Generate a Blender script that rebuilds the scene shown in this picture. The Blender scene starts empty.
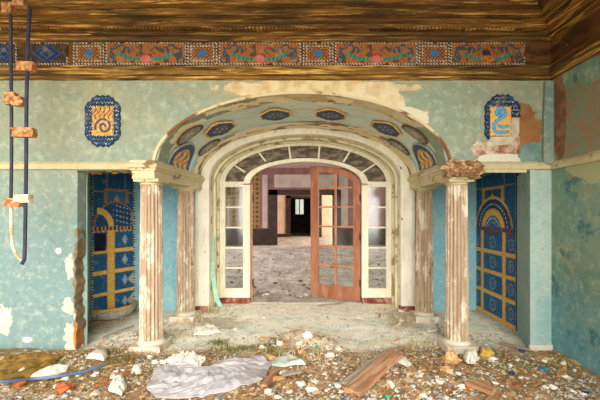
import bpy, bmesh, math, random
from mathutils import Vector, Matrix, noise as mnoise
random.seed(7)
SC = bpy.context.scene
COL = SC.collection
PI = math.pi
EYE = 1.37
F = 350.0
def WX(px, Y): return (px - 313.0) * Y / F          # photo column -> metres at depth Y
def WZ(py, Y): return EYE - (py - 213.0) * Y / F
def lin(c):
    out = []
    for v in c[:3]:
        v = v / 255.0
        out.append(v / 12.92 if v <= 0.04045 else ((v + 0.055) / 1.055) ** 2.4)
    return (out[0], out[1], out[2], 1.0)
def hn(x, y, z=0.0): return mnoise.noise(Vector((x, y, z)))
def sstep(a, b, x):
    t = max(0.0, min(1.0, (x - a) / (b - a))); return t * t * (3 - 2 * t)

# ------------------------------------------------------------------ materials
class G:
    def __init__(s, name, coord='pos', rough=0.85, spec=0.25):
        s.m = bpy.data.materials.new(name); s.m.use_nodes = True
        s.t = s.m.node_tree; s.b = s.t.nodes['Principled BSDF']
        s.b.inputs['Roughness'].default_value = rough
        s.b.inputs['Specular IOR Level'].default_value = spec
        if coord == 'pos': s.co = s.t.nodes.new('ShaderNodeNewGeometry').outputs['Position']
        else: s.co = s.t.nodes.new('ShaderNodeTexCoord').outputs['Object']
    def n(s, t, **k):
        x = s.t.nodes.new(t)
        for a, v in k.items(): setattr(x, a, v)
        return x
    def put(s, sock, v):
        if hasattr(v, 'is_output'): s.t.links.new(v, sock)
        else: sock.default_value = v
    def noise(s, sc=1.0, off=0.0, det=6.0, rough=0.6, dist=0.0):
        if not isinstance(sc, tuple): sc = (sc, sc, sc)
        mp = s.n('ShaderNodeMapping'); mp.inputs['Scale'].default_value = sc
        mp.inputs['Location'].default_value = (off * 1.7, off * 2.3, off * 3.1)
        s.put(mp.inputs['Vector'], s.co)
        x = s.n('ShaderNodeTexNoise'); x.inputs['Scale'].default_value = 1.0
        x.inputs['Detail'].default_value = det; x.inputs['Roughness'].default_value = rough
        x.inputs['Distortion'].default_value = dist
        s.put(x.inputs['Vector'], mp.outputs[0]); return x.outputs['Fac']
    def step(s, v, lo, hi):
        x = s.n('ShaderNodeMapRange', interpolation_type='SMOOTHSTEP')
        if lo > hi:
            x.inputs['From Min'].default_value = hi; x.inputs['From Max'].default_value = lo
            x.inputs['To Min'].default_value = 1; x.inputs['To Max'].default_value = 0
        else:
            x.inputs['From Min'].default_value = lo; x.inputs['From Max'].default_value = hi
        s.put(x.inputs['Value'], v); return x.outputs[0]
    def mix(s, f, a, b, mode='MIX'):
        x = s.n('ShaderNodeMix', data_type='RGBA', blend_type=mode)
        fi = [i for i in x.inputs if i.identifier == 'Factor_Float'][0]
        ai = [i for i in x.inputs if i.identifier == 'A_Color'][0]
        bi = [i for i in x.inputs if i.identifier == 'B_Color'][0]
        s.put(fi, f)
        s.put(ai, lin(a) if isinstance(a, tuple) else a); s.put(bi, lin(b) if isinstance(b, tuple) else b)
        return [o for o in x.outputs if o.identifier == 'Result_Color'][0]
    def math(s, op, a, b=0.0, c=None):
        x = s.n('ShaderNodeMath', operation=op)
        s.put(x.inputs[0], a); s.put(x.inputs[1], b)
        if c is not None: s.put(x.inputs[2], c)
        return x.outputs[0]
    def xyz(s):
        x = s.n('ShaderNodeSeparateXYZ'); s.put(x.inputs[0], s.co); return x.outputs
    def blob(s, c, r, amp=0.8, nsc=6.0, soft=0.04, off=0.0):
        a = s.n('ShaderNodeVectorMath', operation='SUBTRACT'); s.put(a.inputs[0], s.co); a.inputs[1].default_value = c
        d = s.n('ShaderNodeVectorMath', operation='DIVIDE'); s.put(d.inputs[0], a.outputs[0]); d.inputs[1].default_value = r
        l = s.n('ShaderNodeVectorMath', operation='LENGTH'); s.put(l.inputs[0], d.outputs[0])
        nn = s.math('MULTIPLY_ADD', s.noise(nsc, off), amp * 2, -amp)
        return s.step(s.math('ADD', l.outputs['Value'], nn), 1 + soft, 1 - soft)
    def bump(s, h, st=0.4, dist=0.02):
        x = s.n('ShaderNodeBump'); x.inputs['Strength'].default_value = st; x.inputs['Distance'].default_value = dist
        s.put(x.inputs['Height'], h); s.t.links.new(x.outputs[0], s.b.inputs['Normal'])
    def out(s, c, rough=None):
        s.put(s.b.inputs['Base Color'], lin(c) if isinstance(c, tuple) else c)
        if rough is not None: s.put(s.b.inputs['Roughness'], rough)
        return s.m
MAT = {}

def plaster(name, base, alt, alt2, low=None, blobs=(), seed=0.0, rough=0.9, flake=None, zmix=None, fl=(0.66, 0.69)):
    g = G(name, rough=rough)
    c = g.mix(g.step(g.noise(1.1, seed), 0.35, 0.65), base, alt)
    c = g.mix(g.math('MULTIPLY', g.step(g.noise(3.5, seed + 3), 0.45, 0.7), 0.7), c, alt2)
    if zmix:
        z = g.xyz()[2]
        zz = g.math('ADD', z, g.math('MULTIPLY_ADD', g.noise(1.6, seed + 9), 0.9, -0.45))
        c = g.mix(g.step(zz, zmix[1], zmix[0]), c, zmix[2])
    # fine mottling
    f = g.noise(20.0, seed + 5, det=10, rough=0.75)
    c = g.mix(g.math('MULTIPLY', g.step(f, 0.48, 0.68), 0.30), c, (84, 86, 66))
    c = g.mix(g.math('MULTIPLY', g.step(g.noise(13.0, seed + 6, det=10, rough=.75), .48, .68), .35), c, (212, 210, 186))
    c = g.mix(g.math('MULTIPLY', g.step(g.noise((5.0, 5.0, .5), seed + 8), 0.56, 0.72), 0.35), c, alt2)
    if flake:
        fm = g.step(g.noise(3.2, seed + 11, det=9, rough=0.65), fl[0], fl[1]); c = g.mix(fm, c, flake)
    hgt = f
    for b in blobs:
        k = g.blob(b[0], b[1], *(b[3] if len(b) > 3 else ()), off=seed + len(c.node.name))
        inner = g.mix(g.step(g.noise(9.0, seed + 2, det=7), 0.4, 0.62), b[2], b[4] if len(b) > 4 else b[2])
        c = g.mix(k, c, inner)
        hgt = g.math('SUBTRACT', hgt, g.math('MULTIPLY', k, 0.5))
    g.bump(hgt, 0.45, 0.02)
    MAT[name] = g.out(c); return MAT[name]

plaster('left_plaster', (146, 150, 124), (132, 148, 132), (158, 153, 120), seed=1.0,
        zmix=(.9, 2.2, (118, 143, 139)),
        blobs=[((-2.40, 3.45, .86), (.045, .3, .12), (190, 186, 166), (1.3, 13.0), (206, 200, 182)),
               ((-2.42, 3.45, .45), (.06, .3, .09), (186, 182, 160), (1.3, 13.0), (204, 198, 178)),
               ((-2.37, 3.45, .12), (.07, .3, .20), (190, 184, 162), (1.2, 12.0), (208, 202, 184)),
               ((-3.05, 3.45, .30), (.09, .3, .13), (192, 186, 164), (1.4, 12.0), (208, 202, 182)),
               ((-2.82, 3.45, .12), (.05, .3, .03), (225, 220, 200), (.6, 9.0)),
               ((-2.51, 3.45, 1.00), (.03, .3, .035), (205, 205, 188), (.6, 9.0)),
               ((-2.31, 3.50, .22), (.06, .3, .22), (186, 122, 58), (.7, 9.0), (150, 90, 45)),
               ((-2.325, 3.50, .66), (.035, .3, .50), (110, 96, 72), (1.1, 9.0), (146, 122, 90))])
plaster('arch_wall_plaster', (156, 154, 124), (140, 152, 130), (164, 156, 120), seed=2.0,
        zmix=(1.3, 2.7, (128, 147, 132)),
        blobs=[((.02, 3.45, 2.60), (.95, .3, .085), (214, 196, 152), (.5, 5.0), (196, 166, 118)),
               ((.62, 3.45, 2.47), (.30, .3, .14), (214, 200, 162), (.5, 5.0), (200, 178, 136)),
               ((.95, 3.45, 2.30), (.18, .3, .12), (210, 200, 170), (.6, 5.0)),
               ((2.02, 3.45, 2.16), (.24, .3, .28), (152, 106, 66), (.6, 9.0), (136, 92, 56)),
               ((1.86, 3.45, 2.02), (.16, .3, .20), (154, 110, 84), (.9, 8.0), (205, 190, 160)),
               ((1.78, 3.45, 1.99), (.22, .3, .10), (148, 100, 78), (.8, 9.0), (208, 192, 164)),
               ((1.86, 3.45, 1.90), (.26, .3, .055), (212, 206, 184), (.6, 7.0)),
               ((2.20, 3.45, 1.95), (.16, .3, .11), (96, 130, 124), (1.0, 7.0), (120, 146, 134))])
plaster('right_plaster', (128, 156, 136), (98, 136, 126), (156, 156, 116), seed=4.0, flake=(74, 118, 120), fl=(.56, .64),
        zmix=(.1, .9, (104, 156, 162)),
        blobs=[((2.35, 3.02, 2.18), (.3, .50, .42), (150, 126, 96), (1.2, 3.0), (128, 140, 112)),
               ((2.35, 3.35, 2.3), (.3, .1, .45), (120, 84, 60), (.6, 6.0), (150, 110, 80)),
               ((2.35, 2.8, 1.75), (.3, .4, .15), (170, 172, 130), (.9, 4.0))])
plaster('pier_plaster', (168, 190, 180), (144, 176, 170), (182, 192, 176), seed=5.0, flake=(206, 212, 198))
plaster('alcove_plaster', (124, 180, 194), (136, 188, 200), (156, 192, 190), seed=6.0, flake=(190, 205, 200), fl=(.7, .72))
plaster('reveal_plaster', (140, 168, 158), (126, 160, 156), (154, 166, 146), seed=7.0)
plaster('ceiling_boards', (92, 66, 30), (60, 42, 20), (130, 94, 40), seed=8.0)

def creamy(name, seed, base=(226, 214, 178), peel=(150, 122, 92), lo=.62, rust=True):
    g = G(name, rough=.7)
    c = g.mix(g.step(g.noise(2.0, seed), .35, .65), base, tuple(v - 14 for v in base))
    c = g.mix(g.math('MULTIPLY', g.step(g.noise((22, 22, 3), seed + 4), .5, .7), .4), c, (176, 160, 122))
    if lo < 1: c = g.mix(g.step(g.noise(5.5, seed + 1, det=9, rough=.68), lo, lo + .025), c, peel)
    if rust: c = g.mix(g.step(g.noise((7, 7, 4), seed + 2, det=4), .70, .72), c, (150, 92, 56))
    g.bump(g.noise(30.0, seed), .25, .01)
    MAT[name] = g.out(c)
creamy('cream_paint', 1.0, lo=.65, base=(246, 239, 218))
creamy('window_paint', 2.0, base=(240, 231, 204), lo=1.0, rust=False)
creamy('peeling_jamb', 3.0, base=(228, 218, 184), lo=.55, peel=(164, 142, 104))
creamy('rail_paint', 5.0, base=(204, 190, 150), lo=.60, peel=(132, 104, 66))

def g_soffit():
    g = G('soffit_paint', rough=.85); x, y, z = g.xyz()
    yy = g.math('ADD', y, g.math('MULTIPLY_ADD', g.noise((2.2, 3, 2.2), 3.0), .5, -.25))
    blue = g.mix(g.step(g.noise((1.5, 9, 1.5), 2.0), .35, .65), (198, 218, 210), (214, 220, 202))
    crm = g.mix(g.step(g.noise(3.0, 4.0), .4, .6), (236, 224, 188), (222, 206, 164))
    band = g.math('MULTIPLY', g.step(yy, 3.66, 3.74), g.step(yy, 4.52, 4.44))
    c = g.mix(band, crm, blue)
    stripe = g.math('MULTIPLY', g.step(y, 4.42, 4.44), g.step(y, 4.53, 4.50))
    c = g.mix(g.math('MULTIPLY', stripe, g.step(g.noise(1.2, 6.0), .42, .55)), c, (140, 190, 196))
    br = g.step(g.noise((3.0, 7.0, 3.0), 8.0, det=9, rough=.65), .535, .56)
    c = g.mix(g.math('MULTIPLY', br, g.math('SUBTRACT', 1.0, g.math('MULTIPLY', band, .85))), c, (142, 112, 84))
    c = g.mix(g.step(g.noise(4.0, 15.0, det=8), .69, .71), c, (206, 150, 70))
    edge = g.step(g.math('ADD', y, g.math('MULTIPLY', g.noise(9.0, 1.0), .08)), 3.53, 3.50)
    c = g.mix(edge, c, g.mix(g.step(g.noise(3.0, 21.0), .42, .5), (128, 82, 52), (206, 186, 146)))
    g.bump(g.noise(18.0, 2.0), .35, .015)
    MAT['soffit_paint'] = g.out(c)
g_soffit()

def g_rot(name, dark, mid, gold, seed, s=(1.3, 1.3, 26), thr=.52, st=False):
    g = G(name, rough=.8)
    if st: g.co = g.n('ShaderNodeAttribute', attribute_name='ST').outputs['Vector']
    n1 = g.noise(s, seed, det=8, rough=.62)
    c = g.mix(g.step(n1, .36, .56), dark, mid)
    c = g.mix(g.step(g.noise((s[0] * 1.6, s[1] * 1.6, s[2] * .8), seed + 3, det=9, rough=.66), thr, thr + .07), c, gold)
    c = g.mix(g.math('MULTIPLY', g.step(g.noise((1.4, 14.0, 9.0) if st else (2.0, 2.0, 9.0), seed + 6, det=8), .54, .66), .85), c, (40, 32, 14))
    c = g.mix(g.math('MULTIPLY', g.step(g.noise((.9, 7.0, 5.0) if st else (1.1, 1.1, 5.0), seed + 8), .58, .68), .6), c, (74, 70, 24))
    if st: c = g.mix(g.math('MULTIPLY', g.step(g.noise((.8, 5.0, 1), seed + 12, det=7), .44, .60), .65), c, (66, 46, 22))
    g.bump(n1, .6, .02)
    MAT[name] = g.out(c)
g_rot('rotten_wood', (62, 40, 18), (128, 86, 36), (206, 158, 76), 1.0, s=(2.2, 2.2, 26))
g_rot('rotten_crown', (70, 44, 18), (140, 92, 36), (214, 162, 74), 5.0, s=(2.4, 2.4, 30), thr=.50)
g_rot('ledge_streaks', (80, 54, 22), (146, 102, 44), (216, 170, 86), 1.0, s=(1.6, 34, 1), thr=.51, st=True)
g_rot('crown_streaks', (70, 46, 20), (132, 90, 38), (208, 156, 72), 5.0, s=(1.8, 38, 1), thr=.535, st=True)
g_rot('frieze_ground', (70, 44, 22), (112, 70, 32), (150, 100, 46), 9.0, s=(2.5, 2.5, 8), thr=.6)

def g_column():
    g = G('column_paint', rough=.85)
    n = g.noise((9, 9, 3.5), 2.0, det=10, rough=.72)
    wood = g.mix(g.step(g.noise((40, 40, 2.5), 3.0), .35, .65), (160, 134, 110), (188, 164, 136))
    c = g.mix(g.step(n, .52, .59), wood, (212, 202, 178))
    c = g.mix(g.step(g.noise((9, 9, 3), 7.0, det=8), .63, .66), c, (128, 92, 64))
    z = g.xyz()[2]
    moss = g.math('MULTIPLY', g.step(g.math('ADD', z, g.math('MULTIPLY', g.noise(4.0, 5.0), .8)), .80, .40), .75)
    c = g.mix(g.math('MULTIPLY', moss, g.step(g.noise(14.0, 9.0), .48, .6)), c, (132, 128, 64))
    g.bump(n, .5, .015); MAT['column_paint'] = g.out(c)
g_column()
def simple(name, cols, sc=6.0, rough=.8, seed=0.0, bump=.3, coord='pos', spec=.25, stretch=None):
    g = G(name, coord=coord, rough=rough, spec=spec)
    c = cols[0]
    for i, k in enumerate(cols[1:]):
        c = g.mix(g.step(g.noise(stretch or sc * (1 + i * .8), seed + i * 2.0, det=7), .47, .6), c, k)
    if bump: g.bump(g.noise(sc * 4, seed), bump, .012)
    MAT[name] = g.out(c); return MAT[name]
simple('plinth_stone', [(214, 196, 172), (184, 160, 132), (206, 204, 188)], 7)
simple('door_paint', [(164, 106, 78), (150, 94, 68), (176, 120, 92)], 3, rough=.45, bump=.08, stretch=(9, 9, 2))
simple('muntin_paint', [(196, 128, 92), (182, 110, 74)], 5, rough=.5, bump=0)
simple('sill_red', [(132, 66, 48), (98, 48, 38), (176, 130, 110)], 6)
simple('dark_wood', [(54, 38, 32), (70, 50, 42)], 4, rough=.5)
simple('hall_mauve', [(136, 94, 88), (122, 82, 78)], 2)
simple('hall_lilac', [(184, 164, 152), (172, 150, 140)], 2)
simple('hall_cream', [(216, 190, 162), (204, 178, 150)], 2)
simple('hall_ceiling_paint', [(176, 150, 140), (160, 132, 124)], 2)
simple('hall_wall_paint', [(190, 172, 150), (160, 140, 120), (120, 100, 84)], 1.2)
simple('iron_cable', [(52, 52, 70), (70, 64, 72)], 9, rough=.6)
simple('clamp_wood', [(182, 118, 66), (150, 90, 48), (204, 160, 112)], 14)
simple('rag_white', [(216, 204, 176), (186, 160, 120)], 12)
simple('basin_plaster', [(168, 172, 158), (136, 144, 132), (196, 196, 178)], 8)
simple('basin_rim', [(190, 160, 104), (160, 128, 78)], 22)
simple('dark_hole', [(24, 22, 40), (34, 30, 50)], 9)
simple('mint_strip', [(150, 196, 172), (128, 178, 158), (176, 206, 180)], 7, rough=.6)
simple('moss_panel', [(142, 106, 40), (98, 84, 26), (168, 122, 56)], 10)
simple('broken_brown', [(150, 108, 72), (190, 156, 116), (118, 82, 54)], 18, bump=.6)
simple('grey_sheet', [(186, 178, 180), (164, 156, 160), (200, 194, 192)], 6, rough=.35, spec=.5)
simple('board_brown', [(182, 134, 98), (162, 114, 80), (198, 156, 120)], 4, coord='obj', stretch=(3, 26, 14))
simple('board_grey', [(176, 164, 148), (150, 130, 112)], 4, coord='obj', stretch=(4, 40, 20))
simple('hose_blue', [(78, 96, 130), (110, 124, 146)], 8, rough=.5)
simple('white_plaster', [(226, 216, 196), (206, 190, 160), (232, 228, 216)], 16)
simple('tan_lump', [(196, 152, 96), (168, 120, 68), (210, 176, 126)], 14)
simple('yellow_lump', [(186, 152, 74), (150, 118, 52)], 14)
simple('rust_lump', [(186, 104, 58), (150, 76, 42)], 14)
simple('paper_white', [(228, 224, 214), (206, 200, 188)], 14)
simple('tile_blue', [(58, 116, 150), (96, 160, 184)], 14, rough=.35)
simple('tile_navy', [(30, 60, 110), (44, 84, 140)], 14, rough=.35)
simple('pale_shell', [(196, 204, 186), (172, 184, 166)], 8, rough=.4)
simple('green_glass', [(40, 170, 120), (60, 190, 150)], 9, rough=.25)
simple('outside_ground', [(226, 218, 198), (206, 200, 172)], 1.0)
def g_attr(name, rough=.8, bump=.3, nsc=60.0, var=.25, wash=0.0):
    g = G(name, rough=rough)
    a = g.n('ShaderNodeAttribute', attribute_name='Col').outputs['Color']
    if wash: a = g.mix(wash, a, (92, 64, 34))
    c = g.mix(g.math('MULTIPLY', g.step(g.noise(nsc, 2.0), .42, .7), var), a, (70, 54, 38))
    c = g.mix(g.math('MULTIPLY', g.step(g.noise(nsc * .4, 8.0), .56, .7), var), c, (214, 196, 160))
    g.bump(g.noise(nsc, 1.0), bump, .006); MAT[name] = g.out(c)
g_attr('mosaic_glaze', rough=.55, nsc=30.0, var=.16)
g_attr('painted_frieze', rough=.8, nsc=24.0, var=.18, wash=.16)
g_attr('rubble_mix', rough=.9)
def g_glass():
    m = bpy.data.materials.new('pane_glass'); m.use_nodes = True; t = m.node_tree
    t.nodes.remove(t.nodes['Principled BSDF']); o = t.nodes['Material Output']
    tr = t.nodes.new('ShaderNodeBsdfTransparent'); tr.inputs[0].default_value = (.90, .93, .91, 1)
    gl = t.nodes.new('ShaderNodeBsdfGlossy'); gl.inputs['Roughness'].default_value = .12
    fr = t.nodes.new('ShaderNodeFresnel'); fr.inputs[0].default_value = 1.55
    ad = t.nodes.new('ShaderNodeMath'); ad.operation = 'ADD'; ad.inputs[1].default_value = .015
    t.links.new(fr.outputs[0], ad.inputs[0])
    mx = t.nodes.new('ShaderNodeMixShader'); t.links.new(ad.outputs[0], mx.inputs[0])
    t.links.new(tr.outputs[0], mx.inputs[1]); t.links.new(gl.outputs[0], mx.inputs[2]); t.links.new(mx.outputs[0], o.inputs[0])
    MAT['pane_glass'] = m
g_glass()
def g_dusty():                                           # smoky, dirt-coated fanlight panes
    g = G('dusty_glass', rough=.5, spec=.25)
    c = g.mix(g.step(g.noise((6, 6, 16), 3.0, det=8), .42, .62), (74, 60, 46), (132, 116, 92))
    MAT['dusty_glass'] = g.out(c)
g_dusty()
def g_floor():
    g = G('floor_dust', rough=.95); x, y, z = g.xyz()
    yy = g.math('ADD', y, g.math('MULTIPLY_ADD', g.noise(1.7, 2.0), 1.2, -.6))
    xx = g.math('ABSOLUTE', g.math('SUBTRACT', x, -.05))
    pale = g.mix(g.step(g.noise((2.5, 6, 2), 4.0, det=8), .45, .68), (250, 241, 218), (226, 232, 214))
    pale = g.mix(g.math('MULTIPLY', g.step(g.noise(9.0, 7.0, det=8), .52, .66), .5), pale, (176, 168, 142))
    tan = g.mix(g.step(g.noise(7.0, 5.0, det=8), .40, .6), (182, 146, 108), (136, 106, 76))
    tan = g.mix(g.step(g.noise(16.0, 6.0, det=8), .56, .64), tan, (230, 214, 182))
    k = g.math('MULTIPLY', g.step(yy, 3.30, 3.70), g.step(g.math('ADD', xx, g.math('MULTIPLY', g.noise(2.0, 9.0), .7)), 2.9, 2.5))
    c = g.mix(k, tan, pale)
    for p, r in (((-.62, 3.40, 0), (.32, .13, .4)), ((-1.15, 4.3, 0), (.28, .30, .4)), ((1.12, 4.45, 0), (.2, .55, .4)), ((-1.75, 3.2, 0), (.25, .18, .4)), ((-2.75, 3.35, 0), (.55, .2, .4)), ((-1.9, 3.0, 0), (.9, .35, .4)), ((1.9, 3.1, 0), (.6, .45, .4))):
        mk = g.math('MULTIPLY', g.blob(p, r, 1.2, 8.0, .5), .5)
        c = g.mix(mk, c, g.mix(g.noise(20.0, 3.0), (120, 104, 48), (148, 128, 78)))
    g.bump(g.noise(22.0, 1.0, det=10, rough=.7), .8, .03); MAT['floor_dust'] = g.out(c)
g_floor()
def g_hallfloor():
    g = G('hall_floor_dust', rough=.6)
    c = g.mix(g.step(g.noise((2.4, 1.2, 2), 2.0, det=9, rough=.7), .40, .62), (178, 168, 154), (214, 206, 194))
    c = g.mix(g.math('MULTIPLY', g.step(g.noise((9, 4, 4), 5.0, det=8), .5, .62), .7), c, (136, 124, 112))
    g.bump(g.noise(9.0, 1.0, det=8), .6, .03); MAT['hall_floor_dust'] = g.out(c)
g_hallfloor()
def g_wallpaper():
    g = G('wallpaper', rough=.8)
    v = g.n('ShaderNodeTexVoronoi'); v.inputs['Scale'].default_value = 5.0; v.inputs['Randomness'].default_value = .1
    g.put(v.inputs['Vector'], g.co)
    c = g.mix(g.step(v.outputs['Distance'], .3, .38), (92, 66, 38), (142, 112, 68))
    MAT['wallpaper'] = g.out(c)
g_wallpaper()

# ------------------------------------------------------------------ mesh helpers
class MB:
    def __init__(s): s.v = []; s.f = []; s.c = []; s.m = []; s.st = []
    def add(s, vs, fs, col=None, mi=0):
        o = len(s.v); s.v += [tuple(v) for v in vs]
        for f in fs: s.f.append(tuple(i + o for i in f)); s.c.append(col); s.m.append(mi)
    def box(s, x0, x1, y0, y1, z0, z1, col=None, mi=0):
        v = [(x0, y0, z0), (x1, y0, z0), (x1, y1, z0), (x0, y1, z0), (x0, y0, z1), (x1, y0, z1), (x1, y1, z1), (x0, y1, z1)]
        s.add(v, [(3, 2, 1, 0), (4, 5, 6, 7), (0, 1, 5, 4), (1, 2, 6, 5), (2, 3, 7, 6), (3, 0, 4, 7)], col, mi)
    def prism_xz(s, pts, y0, y1, mi=0):                 # polygon in X-Z, extruded along Y
        n = len(pts)
        v = [(p[0], y0, p[1]) for p in pts] + [(p[0], y1, p[1]) for p in pts]
        s.add(v, [tuple(range(n)), tuple(range(2 * n - 1, n - 1, -1))] + [(i, i + n, (i + 1) % n + n, (i + 1) % n) for i in range(n)], None, mi)
    def prism_xy(s, pts, z0, z1):
        n = len(pts)
        v = [(p[0], p[1], z0) for p in pts] + [(p[0], p[1], z1) for p in pts]
        s.add(v, [tuple(range(n - 1, -1, -1)), tuple(range(n, 2 * n))] + [(i, (i + 1) % n, (i + 1) % n + n, i + n) for i in range(n)])
    def ring(s, A, B, y0, y1, closed_ends=True):         # solid between curve A (outer) and B (inner), both lists of (x,z)
        n = len(A)
        v = [(p[0], y0, p[1]) for p in A] + [(p[0], y0, p[1]) for p in B] + [(p[0], y1, p[1]) for p in A] + [(p[0], y1, p[1]) for p in B]
        f = []
        for i in range(n - 1):
            j = i + 1
            f += [(i, n + i, n + j, j), (2 * n + i, 2 * n + j, 3 * n + j, 3 * n + i), (i, j, 2 * n + j, 2 * n + i), (n + i, 3 * n + i, 3 * n + j, n + j)]
        f += [(0, 2 * n, 3 * n, n), (n - 1, 2 * n - 1, 4 * n - 1, 3 * n - 1)]
        s.add(v, f)
    def tube(s, pts, r, seg=8, cap=True):
        pts = [Vector(p) for p in pts]; n = len(pts); vs = []
        up = Vector((.13, .21, .97))
        for i, p in enumerate(pts):
            d = (pts[min(i + 1, n - 1)] - pts[max(i - 1, 0)]).normalized()
            a = d.cross(up)
            if a.length < 1e-3: a = d.cross(Vector((1, 0, 0)))
            a.normalize(); b = d.cross(a)
            rr = r[i] if isinstance(r, (list, tuple)) else r
            for k in range(seg):
                t = 2 * PI * k / seg; vs.append(p + a * math.cos(t) * rr + b * math.sin(t) * rr)
        fs = [(i * seg + k, i * seg + (k + 1) % seg, (i + 1) * seg + (k + 1) % seg, (i + 1) * seg + k) for i in range(n - 1) for k in range(seg)]
        if cap: fs += [tuple(range(seg - 1, -1, -1)), tuple(range((n - 1) * seg, n * seg))]
        s.add(vs, fs)
    def lathe(s, prof, seg=48, flute=0, depth=0.0, center=(0, 0)):
        vs = []
        for (r, z) in prof:
            for k in range(seg):
                t = 2 * PI * k / seg
                rr = r * (1 - depth * abs(math.sin(t * flute / 2)) ** .7 if flute else 1)
                vs.append((center[0] + rr * math.cos(t), center[1] + rr * math.sin(t), z))
        n = len(prof)
        fs = [(i * seg + k, i * seg + (k + 1) % seg, (i + 1) * seg + (k + 1) % seg, (i + 1) * seg + k) for i in range(n - 1) for k in range(seg)]
        fs += [tuple(range(seg - 1, -1, -1)), tuple(range((n - 1) * seg, n * seg))]
        s.add(vs, fs)
    def grid(s, fn, nu, nv, mi=0):
        vs = [fn(i / nu, j / nv) for j in range(nv + 1) for i in range(nu + 1)]
        w = nu + 1
        s.add(vs, [(j * w + i, j * w + i + 1, (j + 1) * w + i + 1, (j + 1) * w + i) for j in range(nv) for i in range(nu)], None, mi)
    def lump(s, c, r, seed, sub=1, rough=.35, rot=0.0, col=None, tilt=0.0):
        bm = bmesh.new(); bmesh.ops.create_icosphere(bm, subdivisions=sub, radius=1.0)
        M = Matrix.Rotation(rot, 3, 'Z') @ Matrix.Rotation(tilt, 3, 'X'); rd = random.Random(seed)
        off = rd.random() * 100
        vs = []
        for v in bm.verts:
            p = v.co * (1 + rough * (hn(v.co.x * 1.3 + off, v.co.y * 1.3, v.co.z * 1.3) * 1.5 + rd.uniform(-.4, .4)))
            p = Vector((p.x * r[0], p.y * r[1], p.z * r[2])); p = M @ p + Vector(c); vs.append(p)
        s.add(vs, [tuple(x.index for x in f.verts) for f in bm.faces], col); bm.free()
ROOT = {}
def obj(name, mb, mat, parent=None, smooth=False, extra=()):
    me = bpy.data.meshes.new(name)
    off = Vector((0, 0, 0))
    if parent is not None: off = ROOT.get(parent.name, Vector((0, 0, 0)))
    me.from_pydata([tuple(Vector(v) - off) for v in mb.v], [], mb.f)
    for m in (mat,) + tuple(extra): me.materials.append(MAT[m])
    if any(c is not None for c in mb.c):
        a = me.color_attributes.new('Col', 'FLOAT_COLOR', 'CORNER'); buf = []
        for f, c in zip(mb.f, mb.c): buf += list(c or (.5, .5, .5, 1)) * len(f)
        a.data.foreach_set('color', buf)
    if mb.st:
        a = me.attributes.new('ST', 'FLOAT_VECTOR', 'POINT'); a.data.foreach_set('vector', [q for v in mb.st for q in v])
    if any(mb.m): me.polygons.foreach_set('material_index', mb.m)
    if smooth: me.polygons.foreach_set('use_smooth', [True] * len(me.polygons))
    me.update()
    o = bpy.data.objects.new(name, me); COL.objects.link(o)
    if parent is not None:
        o.parent = parent; ROOT[o.name] = off
    return o
def tag(o, label, cat, group=None, kind=None):
    if label: o['label'] = label
    if cat: o['category'] = cat
    if group: o['group'] = group
    if kind: o['kind'] = kind
    return o
def thing(name, label, cat, loc=(0, 0, 0), group=None, kind=None):
    o = bpy.data.objects.new(name, None); COL.objects.link(o); o.location = loc; o.empty_display_size = .1
    ROOT[o.name] = Vector(loc); return tag(o, label, cat, group, kind)
def struct(name, mb, mat, label, cat, **k):
    return tag(obj(name, mb, mat, **k), label, cat, kind='structure')
def settle(o):                                           # move a single mesh's origin to its base
    me = o.data; vs = [v.co for v in me.vertices]
    c = Vector((sum(v.x for v in vs) / len(vs), sum(v.y for v in vs) / len(vs), min(v.z for v in vs)))
    me.transform(Matrix.Translation(-c)); o.location = c; return o

# ------------------------------------------------------------------ setting : floor, walls, ceiling
FY = 3.45; PY = 4.84; DY = 5.33; CX = -.11; ZS = 1.84
def ground(x, y):
    h = .022 * hn(x * 2.2, y * 2.2, 3) + .012 * hn(x * 7, y * 7, 1) + .01
    fore = sstep(3.7, 2.9, y)
    h += fore * (.035 + .05 * hn(x * 1.4 + 4, y * 1.6, 8))
    h += .13 * math.exp(-((x + .12) / .36) ** 2 - ((y - 3.56) / .25) ** 2) * (1 + .5 * hn(x * 6, y * 6, 4))
    h += .05 * math.exp(-((x + 2.75) / .6) ** 2 - ((y - 3.2) / .25) ** 2)
    h *= sstep(5.3, 4.6, y) * .92 + .08
    return max(h, 0.0)
fl = MB(); fl.grid(lambda u, v: (-4.2 + 7.0 * u, .2 + 5.25 * v, ground(-4.2 + 7.0 * u, .2 + 5.25 * v)), 175, 130)
struct('floor', fl, 'floor_dust', 'dusty debris-strewn porch floor in front of the doors', 'floor', smooth=True)
m = MB(); m.box(-9, 9, -14, .2, -.25, -.05)
struct('ground', m, 'outside_ground', 'open ground outside the porch', 'ground')

def arch(cx, a, b, zs, z0=None, n=48):
    p = []
    if z0 is not None: p.append((cx - a, z0))
    p += [(cx - a * math.cos(PI * i / n), zs + b * math.sin(PI * i / n)) for i in range(n + 1)]
    if z0 is not None: p.append((cx + a, z0))
    return p
AO, BO = 1.44, .70
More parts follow.
